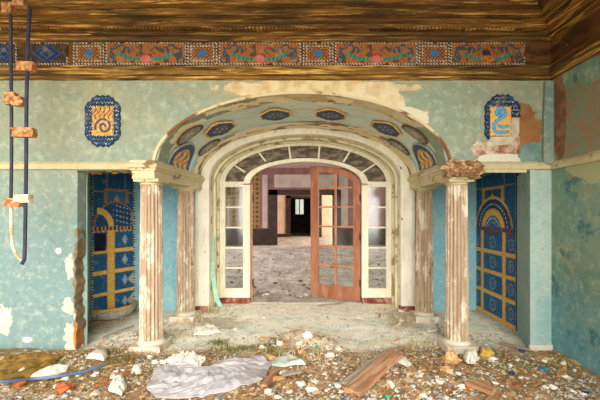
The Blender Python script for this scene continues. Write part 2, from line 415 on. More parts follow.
# wall carried over the columns, with the wide elliptical opening
m = MB(); n = 56
A = [(-3.9, 2.72)] + [(CX - AO + 2 * AO * i / n, 2.72) for i in range(n + 1)] + [(2.36, 2.72)]
B = [(-3.9, 1.80)] + [(CX - AO + 2 * AO * i / n, ZS + BO * math.sqrt(max(0, 1 - ((2 * i / n) - 1) ** 2))) for i in range(n + 1)] + [(2.36, 1.80)]
B[0] = (-3.9, 1.79); B[1] = (CX - AO, 1.79); B[-2] = (CX + AO, 1.79); B[-1] = (2.36, 1.79)
m.ring(A, B, FY, FY + .22)
struct('wall_front', m, 'arch_wall_plaster', 'sage painted upper wall pierced by the wide elliptical arch', 'wall')
rd = random.Random(3)
zz = [i * 1.79 / 40 for i in range(41)]
m = MB(); lp = [(-3.9, 1.80), (-3.9, -.05)]
rag = [(-2.32 - (.05 * max(0, hn(z * 7, 2.0, 1.0)) + .03 * rd.random() if z < .95 else .004 * rd.random()), z) for z in zz]
m.prism_xz([(-3.9, -.05)] + rag + [(-3.9, 1.79)], FY, FY + .15)
struct('wall_left', m, 'left_plaster', 'pale turquoise plaster wall left of the tiled niche', 'wall')
# right corner pier (light), right wall
m = MB(); m.prism_xy([(2.14, FY), (2.20, FY - .004), (2.36, FY), (2.36, 4.0), (2.33, 4.02)], -.05, 1.79)
struct('wall_pier', m, 'pier_plaster', 'light turquoise corner pier beside the right tiled niche', 'wall')
m = MB(); m.prism_xy([(2.125, FY - .02), (2.36, FY - .02), (2.36, FY), (2.125, FY)], -.05, .075)
struct('baseboard_right', m, 'plinth_stone', 'worn stone base at the foot of the right pier', 'baseboard')
m = MB(); m.grid(lambda u, v: (2.35, .3 + 3.16 * u, -.05 + 3.3 * v), 8, 8); m.box(2.36, 2.5, .3, 3.46, -.05, 3.25)
struct('wall_right', m, 'right_plaster', 'mottled green side wall at the right edge', 'wall')
# the corner strip on the back wall above the rail, and its dark peeled edge
m = MB(); m.prism_xz([(2.25, 1.86), (2.30, 1.84), (2.35, 1.84), (2.35, 2.66), (2.27, 2.66), (2.255, 2.3)], FY - .035, FY)
plaster('corner_plaster', (122, 144, 130), (108, 134, 126), (142, 148, 124), seed=12.0)
struct('trim_corner', m, 'corner_plaster', 'narrow painted corner strip above the rail at right', 'trim')
# alcove walls
def wallstrip(mb, pts, z0, z1, th=.12):
    for (a, b) in zip(pts[:-1], pts[1:]):
        d = Vector((b[0] - a[0], b[1] - a[1])); nrm = Vector((-d.y, d.x)).normalized() * th
        mb.prism_xy([a, b, (b[0] + nrm.x, b[1] + nrm.y), (a[0] + nrm.x, a[1] + nrm.y)], z0, z1)
m = MB(); wallstrip(m, [(-2.315, FY + .14), (-2.82, 4.40), (-2.53, 4.92)], -.05, 1.95)
struct('wall_alcove_left', m, 'reveal_plaster', 'blue-green return wall around the left tiled niche', 'wall')
m = MB(); wallstrip(m, [(2.30, 5.02), (2.335, 3.98), (2.335, 3.9)], -.05, 1.95)
struct('wall_alcove_right', m, 'reveal_plaster', 'plain side wall carrying the right tile panel', 'wall')
bwY = 4.90
AI, BI = 1.33, .625
m = MB()
m.box(-2.62, CX - 1.40, bwY, bwY + .1, -.05, 1.95); m.box(CX + 1.40, 2.40, bwY, bwY + .1, -.05, 1.95)
m.ring(arch(CX, 1.72, 1.0, ZS), arch(CX, AI + .06, BI + .05, ZS), bwY, bwY + .1)
struct('wall_back', m, 'alcove_plaster', 'bright blue wall behind the fluted columns', 'wall')
m = MB(); m.box(-3.0, CX - 1.50, FY + .2, 5.0, 1.93, 1.97); m.box(CX + 1.50, 2.45, FY + .2, 5.05, 1.93, 1.97)
struct('ceiling_alcove', m, 'reveal_plaster', 'low flat ceiling over the two side alcoves', 'ceiling')
# soffit, unrolled by arc length
NT = 400; tab = [0.0]
def ell(t): return (CX - 1.445 * math.cos(t), ZS + .70 * math.sin(t))
for i in range(NT):
    a = ell(PI * i / NT); b = ell(PI * (i + 1) / NT); tab.append(tab[-1] + math.hypot(b[0] - a[0], b[1] - a[1]))
LEN = tab[-1]
def sof(s, y, h=0.0):
    s = max(0.0, min(LEN, s)); lo, hi = 0, NT
    while hi - lo > 1:
        md = (lo + hi) // 2
        if tab[md] <= s: lo = md
        else: hi = md
    t = PI * (lo + (s - tab[lo]) / (tab[hi] - tab[lo])) / NT
    p = ell(t); nx, nz = math.cos(t) / 1.445, -math.sin(t) / .70
    l = math.hypot(nx, nz); return Vector((p[0] + nx / l * h, y, p[1] + nz / l * h))
m = MB()
m.grid(lambda u, v: sof(u * LEN, FY - .012 + (PY + .05 - FY) * v, .010 * hn(u * 14, v * 5, 2) if v > 0 else .008 * hn(u * 30, 0, 5)), 120, 30)
m.ring([(x, z) for x, z in arch(CX, 1.475, .728, ZS, n=60)], arch(CX, 1.447, .702, ZS, n=60), FY - .012, FY + .02)
struct('ceiling_arch', m, 'soffit_paint', 'peeling pale blue and cream vaulted soffit of the arch', 'ceiling', smooth=False)
# ceiling of the porch
m = MB()
for i in range(16): m.box(-4.0, 2.5, .6 + i * .18, .6 + i * .18 + .174, 3.26 + .006 * (i % 3), 3.32)
struct('ceiling', m, 'ceiling_boards', 'dark rotten board ceiling above the cornice', 'ceiling')

# cornice around the room: profile (distance from wall, height), mitred at the right corner
def cornice(mb, prof, seed, amp):
    rd = random.Random(seed)
    path = [(-3.9 + (6.24) * i / 130) for i in range(131)]
    rows = []
    for k, (d, z) in enumerate(prof):
        row = []
        for x in path:
            xx = min(x, 2.35 - d); j = amp * (hn(x * 3, k * 5.0, seed) + .6 * hn(x * 14, k * 3.0, seed))
            row.append((xx if x < 2.33 else 2.35 - d, FY - d + j, z + j * .7))
        row[-1] = (2.35 - d, FY - d, z)
        for i in range(1, 61):
            y = (FY - d) * (1 - i / 60) + .3 * i / 60; j = amp * (hn(y * 3, k * 5.0, seed + 9) + .6 * hn(y * 14, k, seed))
            row.append((2.35 - d + j, y, z + j * .7))
        rows.append(row)
    w = len(rows[0]); vs = [p for r in rows for p in r]; arc = 0.0
    for k in range(len(prof)):
        if k: arc += math.hypot(prof[k][0] - prof[k - 1][0], prof[k][1] - prof[k - 1][1])
        mb.st += [((path[i] if i < 131 else 2.4 + (i - 130) * .05), arc + seed, 0) for i in range(w)]
    mb.add(vs, [(k * w + i, k * w + i + 1, (k + 1) * w + i + 1, (k + 1) * w + i) for k in range(len(rows) - 1) for i in range(w - 1)])
m = MB(); cornice(m, [(0, 2.675), (.03, 2.685), (.035, 2.705), (.07, 2.715), (.075, 2.745), (.05, 2.755), (.045, 2.775), (.055, 2.785), (.05, 2.805), (.025, 2.815), (0, 2.82)], 1, .007)
struct('trim_ledge', m, 'ledge_streaks', 'rotten gold and brown ledge moulding under the painted frieze', 'trim')
m = MB(); cornice(m, [(0, 2.80), (.02, 2.812), (.02, 3.045), (0, 3.05)], 2, .0)
struct('trim_frieze', m, 'frieze_ground', 'brown frieze band running under the crown moulding', 'trim')
m = MB(); cornice(m, [(.02, 3.035), (.05, 3.045), (.06, 3.075), (.085, 3.08), (.10, 3.105), (.16, 3.112), (.17, 3.14), (.20, 3.145), (.215, 3.165), (.275, 3.168), (.29, 3.19), (.30, 3.205), (.37, 3.212), (.385, 3.235), (.42, 3.24), (.47, 3.262), (.50, 3.27)], 3, .012)
struct('trim_crown', m, 'crown_streaks', 'stepped decaying crown moulding below the ceiling', 'trim')
m = MB()
for i in range(150):
    x = -3.2 + i * .036
    if x < 2.18 and hn(x * 1.6, 3, 3) > -.18: m.box(x, x + .022, FY - .158, FY - .12, 3.100, 3.122)
struct('trim_beading', m, 'rotten_wood', 'bead row along the crown moulding', 'trim')

# dado rail
def rail(mb, x0, x1, seed, y=FY):
    n = int((x1 - x0) / .03); prof = [(0, 1.795), (.022, 1.80), (.03, 1.825), (.02, 1.845), (.032, 1.86), (.012, 1.875), (0, 1.878)]
    rows = [[(x0 + (x1 - x0) * i / n, y - d + .004 * hn(i * .9, k, seed), z + .004 * hn(i * .5, k * 2, seed)) for i in range(n + 1)] for k, (d, z) in enumerate(prof)]
    w = n + 1; mb.add([p for r in rows for p in r], [(k * w + i, k * w + i + 1, (k + 1) * w + i + 1, (k + 1) * w + i) for k in range(len(rows) - 1) for i in range(n)])
m = MB(); rail(m, -3.9, -1.76, 1.0)
struct('trim_rail_left', m, 'rail_paint', 'cream dado rail along the left wall', 'trim')
m = MB(); rail(m, 1.60, 2.35, 2.0); m.box(1.62, 2.10, FY - .012, FY + .01, 1.768, 1.80)
pr = [(0, 1.795), (.022, 1.80), (.03, 1.825), (.02, 1.845), (.032, 1.86), (0, 1.875)]
n = 40; rows = [[(2.35 - d, FY - (FY - .4) * i / n, z + .005 * hn(i * .6, k, 4)) for i in range(n + 1)] for k, (d, z) in enumerate(pr)]
w = n + 1; m.add([p for r in rows for p in r], [(k * w + i, k * w + i + 1, (k + 1) * w + i + 1, (k + 1) * w + i) for k in range(len(rows) - 1) for i in range(n)])
struct('trim_rail_right', m, 'rail_paint', 'chipped cream dado rail around the right corner', 'trim')

# ------------------------------------------------------------------ cream arch, jamb, windows and doors
m = MB(); m.ring(arch(CX, 1.50, .72, ZS, -.03), arch(CX, AI, BI, ZS, -.03), PY, bwY + .02)
m.ring(arch(CX, 1.515, .735, ZS, .0), arch(CX, 1.475, .70, ZS, .0), PY - .015, PY + .01)
m.ring(arch(CX, AI + .045, BI + .04, ZS, .0), arch(CX, AI - .004, BI - .004, ZS, .0), PY - .018, PY + .01)
struct('trim_arch', m, 'cream_paint', 'cream pilasters and moulded arch framing the doors', 'trim')
m = MB()
m.box(CX - 1.52, CX - 1.33, PY - .02, PY + .06, -.03, .085); m.box(CX + 1.31, CX + 1.52, PY - .02, PY + .06, -.03, .085)
struct('trim_pilaster_base', m, 'sill_red', 'dark red feet of the cream pilasters', 'trim')
m = MB(); m.ring(arch(CX, AI + .05, BI + .05, ZS, -.03), arch(CX, AI, BI, ZS, -.03), bwY + .02, DY + .12)
m.ring(arch(CX, AI, BI, ZS, -.02), arch(CX, AI - .025, BI - .025, ZS, -.02), 5.08, 5.13)
m.ring(arch(CX, AI, BI, ZS, -.02), arch(CX, AI - .03, BI - .03, ZS, -.02), DY - .06, DY)
struct('trim_jamb', m, 'peeling_jamb', 'peeling jamb lining between pilasters and door frame', 'trim')
# fixed frame
OA, OB = 1.30, .60
GA, GB = 1.225, .565          # outer edge of glass
RA, RB = .945, .372           # inner edge of fanlight glass
HA, HB = .85, .325            # door opening
ZT = 1.83
def sidelight(sgn, name, label):
    t = thing(name, label, 'window', (CX + sgn * 1.08, DY, 0), kind='structure')
    f = MB()
    def bx(a, b, z0, z1, y0=DY - .02, y1=DY + .05):
        x0, x1 = sorted((CX + sgn * a, CX + sgn * b)); f.box(x0, x1, y0, y1, z0, z1)
    bx(GA, OA, .04, ZT); bx(HA, RA, .04, ZT); bx(RA, GA, .04, .225); bx(RA, GA, 1.766, ZT)
    bx(GA - .004, GA + .03, .225, 1.766, DY - .03, DY - .015); bx(RA - .03, RA + .004, .225, 1.766, DY - .03, DY - .015)
    obj('frame', f, 'window_paint', t)
    mu = MB(); zs = [1.766 - (1.766 - .225) * i / 5 for i in range(6)]
    for z in zs[1:-1]:
        x0, x1 = sorted((CX + sgn * RA, CX + sgn * GA)); mu.box(x0, x1, DY - .012, DY + .03, z - .011, z + .011)
    obj('muntin', mu, 'window_paint', t)
    p = MB(); x0, x1 = sorted((CX + sgn * RA, CX + sgn * GA)); p.box(x0, x1, DY + .008, DY + .012, .225, 1.766)
    obj('pane', p, 'pane_glass', t)
    s = MB(); x0, x1 = sorted((CX + sgn * HA, CX + sgn * OA)); s.box(x0, x1, DY - .045, DY + .05, -.03, .085)
    o = obj('sill', s, 'sill_red', t); o['label'] = 'worn dark red sill'
    return t
sidelight(-1, 'window_1', 'narrow five-pane cream sidelight left of the open doorway')
sidelight(1, 'window_2', 'narrow five-pane cream sidelight right of the orange-brown door')
t = thing('window_3', 'arched fanlight of seven dusty panes above the doors', 'window', (CX, DY, ZT), kind='structure')
m = MB()
m.ring(arch(CX, OA + .03, OB + .03, ZT, 1.83), arch(CX, GA, GB, ZT, 1.83), DY - .02, DY + .05)
m.ring(arch(CX, RA, RB, ZT, 1.80), arch(CX, HA, HB, ZT, 1.80), DY - .02, DY + .05)
m.ring(arch(CX, GA + .03, GB + .03, ZT), arch(CX, GA - .004, GB - .004, ZT), DY - .035, DY - .015)
m.ring(arch(CX, HA + .04, HB + .035, ZT), arch(CX, HA - .006, HB - .006, ZT), DY - .04, DY - .015)
for s in (-1, 1):
    x0, x1 = sorted((CX + s * HA, CX + s * OA)); m.box(x0, x1, DY - .03, DY + .05, 1.815, 1.845)
obj('frame', m, 'window_paint', t)
m = MB()
for (xo, yo, xi, yi) in ((232.5, 164, 244, 171.5), (258, 151.5, 265, 160.5), (289, 147, 290.5, 158), (319.5, 147, 318.5, 158), (349.5, 152, 344, 161), (374.5, 164.5, 362, 172.5)):
    a = Vector((WX(xo, DY), WZ(yo, DY))); b = Vector((WX(xi, DY), WZ(yi, DY))); d = (b - a).normalized(); pp = Vector((-d.y, d.x)) * .013
    m.prism_xz([tuple(a - d * .02 + pp), tuple(b + d * .02 + pp), tuple(b + d * .02 - pp), tuple(a - d * .02 - pp)], DY - .018, DY + .03)
obj('muntin', m, 'window_paint', t)
m = MB(); m.ring(arch(CX, GA + .01, GB + .01, ZT, n=60), arch(CX, RA - .01, RB - .01, ZT, n=60), DY + .008, DY + .014)
obj('pane', m, 'dusty_glass', t)
# door threshold
m = MB(); m.box(CX - HA, CX + HA, DY - .02, DY + .2, -.04, .012)
struct('trim_threshold', m, 'hall_floor_dust', 'worn dusty threshold of the doorway', 'trim')
# door leaves: local coords, x from hinge to free edge
def leaf(name, label, hinge, ang, sgn):
    W = .85; t = thing(name, label, 'door', hinge, kind='structure')
    top = lambda x, dz=0.0: 1.775 - dz + .360 * math.sqrt(max(0, 1 - (1 - max(0, min(W, x)) / W) ** 2))
    ca, sa = math.cos(ang), math.sin(ang); LOC = Vector(hinge)
    def put(mb):                                          # local -> world
        mb.v = [(LOC.x + sgn * (-x * ca + y * sa), LOC.y + x * sa + y * ca, z) for (x, y, z) in mb.v]
        return mb
    y0, y1 = -.022, .022
    f = MB()
    def stile(x0, x1, z0=.02):
        xs = [x0 + (x1 - x0) * i / 8 for i in range(9)]
        f.prism_xz([(x0, z0), (x1, z0)] + [(x, top(x)) for x in reversed(xs)], y0, y1)
    stile(.0, .11); stile(W - .135, W)
    xs = [.11 + (W - .245) * i / 20 for i in range(21)]
    f.ring([(x, top(x)) for x in xs], [(x, top(x, .095)) for x in xs], y0, y1)
    f.box(.11, W - .135, y0, y1, .02, .205)
    f.box(.115, W - .14, y0 - .006, y0 + .002, .205, .225)
    fr_ = obj('frame', put(f), 'door_paint', t)
    mu = MB(); xm = .11 + (W - .245) / 2
    mu.box(xm - .013, xm + .013, y0 + .004, y1 - .004, .2, top(xm, .09))
    for z in (.54, .84, 1.155, 1.465, 1.765):
        x0 = .11
        if z > 1.70: x0 = .14
        mu.box(x0, W - .135, y0 + .004, y1 - .004, z - .012, z + .012)
    obj('muntin', put(mu), 'muntin_paint', t)
    p = MB(); p.prism_xz([(.10, .2), (W - .13, .2)] + [(x, top(x, .09)) for x in reversed(xs)], -.002, .002)
    obj('pane', put(p), 'pane_glass', t)
    for z in (.3, 1.0, 1.6):
        q = MB(); q.tube([(.0, y0 - .004, z - .05), (.0, y0 - .004, z + .05)], .012); obj('hinge', put(q), 'dark_wood', fr_)
    return t
leaf('door_1', 'orange-brown glazed door leaf standing ajar in the right half of the doorway', (CX + HA - .012, DY + .03, .0), math.radians(27), 1)
leaf('door_2', 'orange-brown door leaf swung fully back, seen edge-on at the left jamb', (CX - HA + .012, DY + .05, .0), math.radians(102), -1)

# ------------------------------------------------------------------ hall behind
m = MB(); m.grid(lambda u, v: (-6 + 11 * u, DY + .06 + 25 * v, -.01 + .018 * hn(u * 22, v * 50, 2) + (.03 * max(0, hn(u * 9, v * 30, 7)))), 110, 200)
struct('floor_hall', m, 'hall_floor_dust', 'grey dusty floor of the hall beyond the doors', 'floor', smooth=True)
m = MB(); m.box(-6, 5, DY + .1, 30.5, 3.30, 3.4)
struct('ceiling_hall', m, 'hall_ceiling_paint', 'ceiling of the hall beyond the doors', 'ceiling')
m = MB(); m.box(-6, CX - 1.34, DY + .06, DY + .12, -.05, 3.3); m.box(CX + 1.34, 5, DY + .06, DY + .12, -.05, 3.3)
m.ring([(CX - 1.36 + 2.72 * i / 40, 3.3) for i in range(41)], [(CX - 1.36 + 2.72 * i / 40, ZT + .63 * math.sqrt(max(0, 1 - (2 * i / 40 - 1) ** 2))) for i in range(41)], DY + .06, DY + .12)
struct('wall_hall_near', m, 'hall_wall_paint', 'hall side of the door wall', 'wall')
def windowed(mb, X, y0, y1, wins, z0=.6, z1=2.7):
    ys = [y0]
    for a, b in wins: ys += [a, b]
    ys.append(y1)
    for i in range(0, len(ys), 2): mb.box(X, X + .2, ys[i], ys[i + 1], -.05, 3.3)
    for a, b in wins: mb.box(X, X + .2, a, b, -.05, z0); mb.box(X, X + .2, a, b, z1, 3.3)
WL = [(6.6, 8.2), (9.4, 11.0), (12.2, 13.8)]
m = MB(); windowed(m, -4.2, DY + .1, 15.0, WL)
struct('wall_hall_left', m, 'hall_wall_paint', 'hall side wall with window openings at left', 'wall')
m = MB(); windowed(m, 3.6, DY + .1, 15.0, WL)
struct('wall_hall_right', m, 'hall_wall_paint', 'hall side wall with window openings at right', 'wall')
HY = 15.0
X = lambda px: WX(px, HY)
m = MB()
m.box(-4.2, -1.54, HY, HY + .15, -.05, 3.3, mi=0)
m.box(.85, 3.8, HY, HY + .15, -.05, 3.3, mi=0); m.box(-1.54, .85, HY, HY + .15, 2.14, 3.3)
struct('wall_hall_far', m, 'hall_mauve', 'mauve far wall of the hall around the dark doorway', 'wall')
m = MB(); m.box(-4.0, -2.28, HY - .012, HY, .72, 3.1)
struct('trim_wallpaper', m, 'wallpaper', 'dark patterned wallpaper panel on the hall far wall', 'trim')
m = MB(); m.box(-2.17, -1.95, HY - .02, HY, .72, 3.0); m.box(-1.66, 1.0, HY - .02, HY, 2.46, 3.02); m.box(1.1, 1.5, HY - .02, HY, .8, 3.0)
struct('trim_panels', m, 'hall_lilac', 'pale lilac plaster panels on the hall far wall', 'trim')
m = MB(); m.box(-4.0, -1.9, HY - .03, HY, 0, .70)
m.box(-1.90, -1.52, HY - .05, HY, 0, 2.36); m.box(-1.9, 1.2, HY - .05, HY, 2.14, 2.36); m.box(.83, 1.2, HY - .05, HY, 0, 2.36); m.box(1.2, 3.6, HY - .03, HY, 0, .70)
struct('trim_doorcase', m, 'dark_wood', 'dark wood wainscot and doorcase on the hall far wall', 'trim')
m = MB(); m.box(-5, -1.52, 20, 20.15, -.05, 3.3); m.box(.4, 4, 20, 20.15, -.05, 3.3); m.box(-1.52, .4, 20, 20.15, 2.25, 3.3)
m.box(-5, -4.85, 15.1, 20, -.05, 3.3); m.box(4, 4.15, 15.1, 20, -.05, 1); m.box(4, 4.15, 15.1, 20, 2.8, 3.3)
struct('wall_room_second', m, 'hall_cream', 'cream wall of the room beyond the hall', 'wall')
m = MB(); m.box(-1.54, -1.28, 19.95, 20, 0, 2.38); m.box(.3, .5, 19.95, 20, 0, 2.38); m.box(-1.54, .5, 19.95, 20, 2.22, 2.38); m.box(-4.8, -1.54, 19.97, 20, 0, .18)
struct('trim_doorcase_second', m, 'dark_wood', 'dark doorcase in the farthest visible cream wall', 'trim')
EY = 26.0
m = MB(); m.box(-5, -1.34, EY, EY + .15, -.05, 3.3); m.box(-.66, 3, EY, EY + .15, -.05, 3.3); m.box(-1.34, -.66, EY, EY + .15, -.05, 1.25); m.box(-1.34, -.66, EY, EY + .15, 2.42, 3.3)
m.box(-5, -4.9, 20, 26, -.05, 3.3); m.box(3, 3.1, 20, 26, -.05, 3.3); m.box(-4.5, 1.0, EY - .3, EY, -.05, .95)
struct('wall_room_end', m, 'dark_wood', 'dark end wall of the last room', 'wall')
t = thing('window_4', 'small bright window in the darkest end room', 'window', (-1.0, EY, 1.25), kind='structure')
m = MB(); m.box(-1.36, -1.30, EY - .03, EY + .05, 1.22, 2.45); m.box(-.70, -.64, EY - .03, EY + .05, 1.22, 2.45); m.box(-1.03, -.97, EY - .02, EY + .04, 1.22, 2.45); m.box(-1.36, -.64, EY - .03, EY + .05, 1.20, 1.28); m.box(-1.36, -.64, EY - .03, EY + .05, 2.38, 2.45)
obj('frame', m, 'dark_wood', t)
m = MB(); m.box(-1.33, -.67, EY + .01, EY + .014, 1.25, 2.42); obj('pane', m, 'pane_glass', t)

# ------------------------------------------------------------------ columns and their beams
def make_column(label, x, y):
    t = thing('fluted_column', label, 'column', (x, y, 0), 'fluted columns carrying the arch')
    p = MB(); p.box(x - .15, x + .15, y - .15, y + .15, -.03, .08)
    for i, v in enumerate(p.v): p.v[i] = (v[0] + .006 * hn(i, 1), v[1] + .006 * hn(i, 2), v[2])
    obj('plinth', p, 'plinth_stone', t)
    b = MB(); b.lathe([(.134, .07), (.132, .085), (.122, .098), (.114, .112)], center=(x, y))
    obj('base', b, 'plinth_stone', t, smooth=True)
    s = MB(); s.lathe([(.113 - .012 * ((i / 24) ** 1.4), .105 + (1.655 - .105) * i / 24) for i in range(25)], seg=160, flute=20, depth=.15, center=(x, y))
    obj('shaft', s, 'column_paint', t)
    c = MB(); c.lathe([(.100, 1.645), (.108, 1.650), (.104, 1.658), (.104, 1.664), (.116, 1.674), (.116, 1.678)], center=(x, y)); c.box(x - .122, x + .122, y - .122, y + .122, 1.676, 1.705)
    obj('capital', c, 'rail_paint', t)
    return t
def dup(root, loc, label):
    r = root.copy(); COL.objects.link(r); r.location = loc; r['label'] = label
    for ch in list(root.children):
        c = ch.copy(); COL.objects.link(c); c.parent = r
    return r
c0 = make_column('front left fluted column, peeling, with mossy base, nearest the left tile niche', -1.625, FY + .07)
dup(c0, (-1.635, 4.50, 0), 'rear left fluted column against the bright blue wall beside the cream pilaster')
dup(c0, (1.445, FY + .07, 0), 'front right fluted column under the crumbled brown capital')
dup(c0, (1.43, 4.50, 0), 'rear right fluted column between the cream pilaster and blue wall')
def beam(x0, x1, name, label, seed):
    m = MB()
    prof = [(0, 1.70), (0, 1.775), (-.012, 1.782), (-.012, 1.80), (-.03, 1.812), (-.035, 1.84), (-.015, 1.855), (-.015, 1.88)]
    n = 40
    def loop(k):
        d, z = prof[k]; pts = []
        a, b, c, e = x0 + d, x1 - d, FY - .07 + d, bwY
        for i in range(n + 1): pts.append((a, e + (c - e) * i / n, z))
        for i in range(1, 9): pts.append((a + (b - a) * i / 8, c, z))
        for i in range(1, n + 1): pts.append((b, c + (e - c) * i / n, z))
        return [(p[0] + .006 * hn(p[0] * 9, p[1] * 9, k * 3 + seed), p[1] + .006 * hn(p[0] * 9, p[1] * 9, k * 3 + seed + 50), p[2] + .007 * hn(p[0] * 7, p[1] * 7, k * 4 + seed)) for p in pts]
    rows = [loop(k) for k in range(len(prof))]; w = len(rows[0])
    m.add([p for r in rows for p in r], [(k * w + i, k * w + i + 1, (k + 1) * w + i + 1, (k + 1) * w + i) for k in range(len(rows) - 1) for i in range(w - 1)] + [tuple(range(w - 1, -1, -1)), tuple((len(rows) - 1) * w + i for i in range(w))])
    return struct(name, m, 'rail_paint', label, 'trim')
beam(-1.75, -1.53, 'trim_beam_left', 'peeling cream beam spanning the two left columns', 1.0)
beam(1.335, 1.555, 'trim_beam_right', 'peeling cream beam spanning the two right columns', 2.0)
# ruined plaster on the right beam end
m = MB(); rd = random.Random(5)
for i in range(16):
    x = rd.uniform(1.30, 1.58); z = rd.uniform(1.73, 1.83) - .10 * max(0, abs(x - 1.45) - .08)
    m.lump((x, FY - .10 + rd.uniform(-.015, .05), z), (rd.uniform(.05, .085), rd.uniform(.025, .04), rd.uniform(.025, .05)), i, 2, .75, rd.uniform(-.4, .4), tilt=rd.uniform(-.5, .5))
o = obj('broken_capital', m, 'broken_brown'); tag(settle(o), 'crumbling brown lump of broken plaster capping the front right column', 'broken plaster')
m = MB()
for i in range(14):
    m.lump((-2.2 + i * .045 + rd.uniform(-.02, .02), FY + .02, 1.765 + rd.uniform(-.008, .012)), (.035, .03, .012), i + 80, 1, .5, 0)
struct('trim_lintel_left', m, 'rotten_wood', 'rotten lintel edge over the left tiled niche', 'trim')

# ------------------------------------------------------------------ mosaics
NAVY = lin((18, 54, 94)); BLUE = lin((26, 96, 138)); SKY = lin((56, 120, 160)); CYAN = lin((60, 176, 220)); GOLD = lin((222, 170, 80)); GOLD2 = lin((192, 132, 54)); WHITE = lin((204, 200, 178))
OCH = lin((160, 94, 40)); DKB = lin((46, 30, 18)); TEAL = lin((36, 116, 96)); PINK = lin((206, 100, 96)); RED = lin((168, 62, 50)); GREY = lin((168, 160, 140)); ROSE = lin((120, 76, 84)); ORG = lin((206, 116, 44)); BROWN = lin((92, 60, 34))
def mosaic(name, mat, mp, nu, nv, fn, h, parent=None, seed=1, jit=.22, gap=0.0):
    """tiles on a surface: mp(u, v, height) gives a point; fn(u, v) gives a glaze colour or None where no tile is"""
    rd = random.Random(seed); mb = MB(); cells = {}
    for j in range(nv):
        for i in range(nu):
            c = fn((i + .5) / nu, (j + .5) / nv)
            if c is not None:
                k = 1 + rd.uniform(-jit, jit); cells[(i, j)] = (min(1, c[0] * k), min(1, c[1] * k), min(1, c[2] * k), 1)
    vid = {}
    def V(i, j, top):
        key = (i, j, top)
        if key not in vid: vid[key] = len(mb.v); mb.v.append(tuple(mp(i / nu, j / nv, h if top else 0.0)))
        return vid[key]
    for (i, j), c in cells.items():
        mb.f.append((V(i, j, 1), V(i + 1, j, 1), V(i + 1, j + 1, 1), V(i, j + 1, 1))); mb.c.append(c); mb.m.append(0)
        for di, dj, a, b in ((-1, 0, (0, 0), (0, 1)), (1, 0, (1, 1), (1, 0)), (0, -1, (1, 0), (0, 0)), (0, 1, (0, 1), (1, 1))):
            if (i + di, j + dj) not in cells:
                p, q = (i + a[0], j + a[1]), (i + b[0], j + b[1])
                mb.f.append((V(*p, 1), V(*q, 1), V(*q, 0), V(*p, 0))); mb.c.append(c); mb.m.append(0)
    return obj(name, mb, mat, parent)
def arcpts(cx, cy, r, a0, a1, n=10, r1=None):
    return [(cx + (r + ((r1 if r1 is not None else r) - r) * i / n) * math.cos(math.radians(a0 + (a1 - a0) * i / n)), cy + (r + ((r1 if r1 is not None else r) - r) * i / n) * math.sin(math.radians(a0 + (a1 - a0) * i / n))) for i in range(n + 1)]
def segd(p, pl):
    best = 9e9
    for a, b in zip(pl[:-1], pl[1:]):
        dx, dy = b[0] - a[0], b[1] - a[1]; l = dx * dx + dy * dy
        t = max(0, min(1, ((p[0] - a[0]) * dx + (p[1] - a[1]) * dy) / l)) if l else 0
        best = min(best, math.hypot(p[0] - a[0] - t * dx, p[1] - a[1] - t * dy))
    return best
# --- tall tile panels in the two niches
def hatch(u, z, s=.055):
    a = ((u + z) / s) % 1; b = ((u - z) / s) % 1
    return a < .2 or b < .2
def dots(a, s): return (a / s) % 1 < .5
def right_panel(a, z):                       # a = metres along the panel from the far edge, z = height
    W = 1.02; u = a / W; d = math.hypot(a - .5 * W, z - 1.14)
    if z > 1.87 + .03 * hn(a * 9, 2): return None
    edge = u < .018 or u > .982 or z < .03
    if edge: return GREY if dots(z, .03) and .018 > min(u, 1 - u) > .008 else NAVY
    if z < 1.14:
        leg = .205 < u < .285 or .715 < u < .795
        bands = [.055, .335, .61, .875]; bz = min(abs(z - b) for b in bands)
        if leg: return GOLD2 if (u < .215 or u > .785 or .275 < u < .725) and dots(z, .03) else GOLD
        if bz < .026: return GOLD2 if bz > .018 and dots(a, .03) else GOLD
        if .20 < u < .80 and z > 1.085: pass
        if 1.10 < z: return ROSE if dots(a + z, .05) else NAVY
        cu = .5 if .285 < u < .715 else (.105 if u < .5 else .893); cz = None
        for lo, hi in ((.055, .335), (.335, .61), (.61, .875), (.875, 1.12)):
            if lo < z <= hi: cz = (lo + hi) / 2
        if cz is None: return BLUE
        rr = math.hypot((a - cu * W) * (1 if cu == .5 else 1.3), z - cz)
        if rr < .025: return SKY
        if rr < .055: return BLUE
        if rr < .072: return GOLD2 if dots(math.atan2(z - cz, a - cu * W), .5) else BLUE
        if rr < .085 and cu == .5: return SKY
        return SKY if hatch(a, z, .07) and (int(a * 90) + int(z * 90)) % 3 == 0 else (NAVY if hatch(a, z) else BLUE)
    if 1.14 <= z < 1.185: return (ROSE if ((a / .05 + (z - 1.14) / .045) % 1) < .5 else NAVY) if abs(u - .5) < .45 else NAVY
    if d < .11: return SKY if int(d / .018) % 2 else NAVY
    if d < .20: return WHITE if (int(d / .03) % 2 and dots(math.atan2(z - 1.14, a - .51), .22)) else BLUE
    if d < .29: return GOLD if d < .275 else GOLD2
    if d < .41: return (WHITE if dots(math.atan2(z - 1.14, a - .51), .16) and .33 < d < .35 else NAVY)
    if d < .445: return GOLD2 if z < 1.42 else GOLD
    if 1.50 < z < 1.70 and .25 < u < .75:
        if z > 1.67 or z < 1.53 or u < .31 or u > .69: return GOLD2 if dots(a + z, .03) else GOLD
        if abs(u - .5) < .07 * (1 - (z - 1.53) / .1): return GOLD
        return BLUE if hatch(a, z) else NAVY
    if abs(z - 1.70) < .008 or abs(u - .24) < .006 or abs(u - .76) < .006: return GREY if dots(a + z, .02) else NAVY
    return NAVY if hatch(a, z) else BLUE
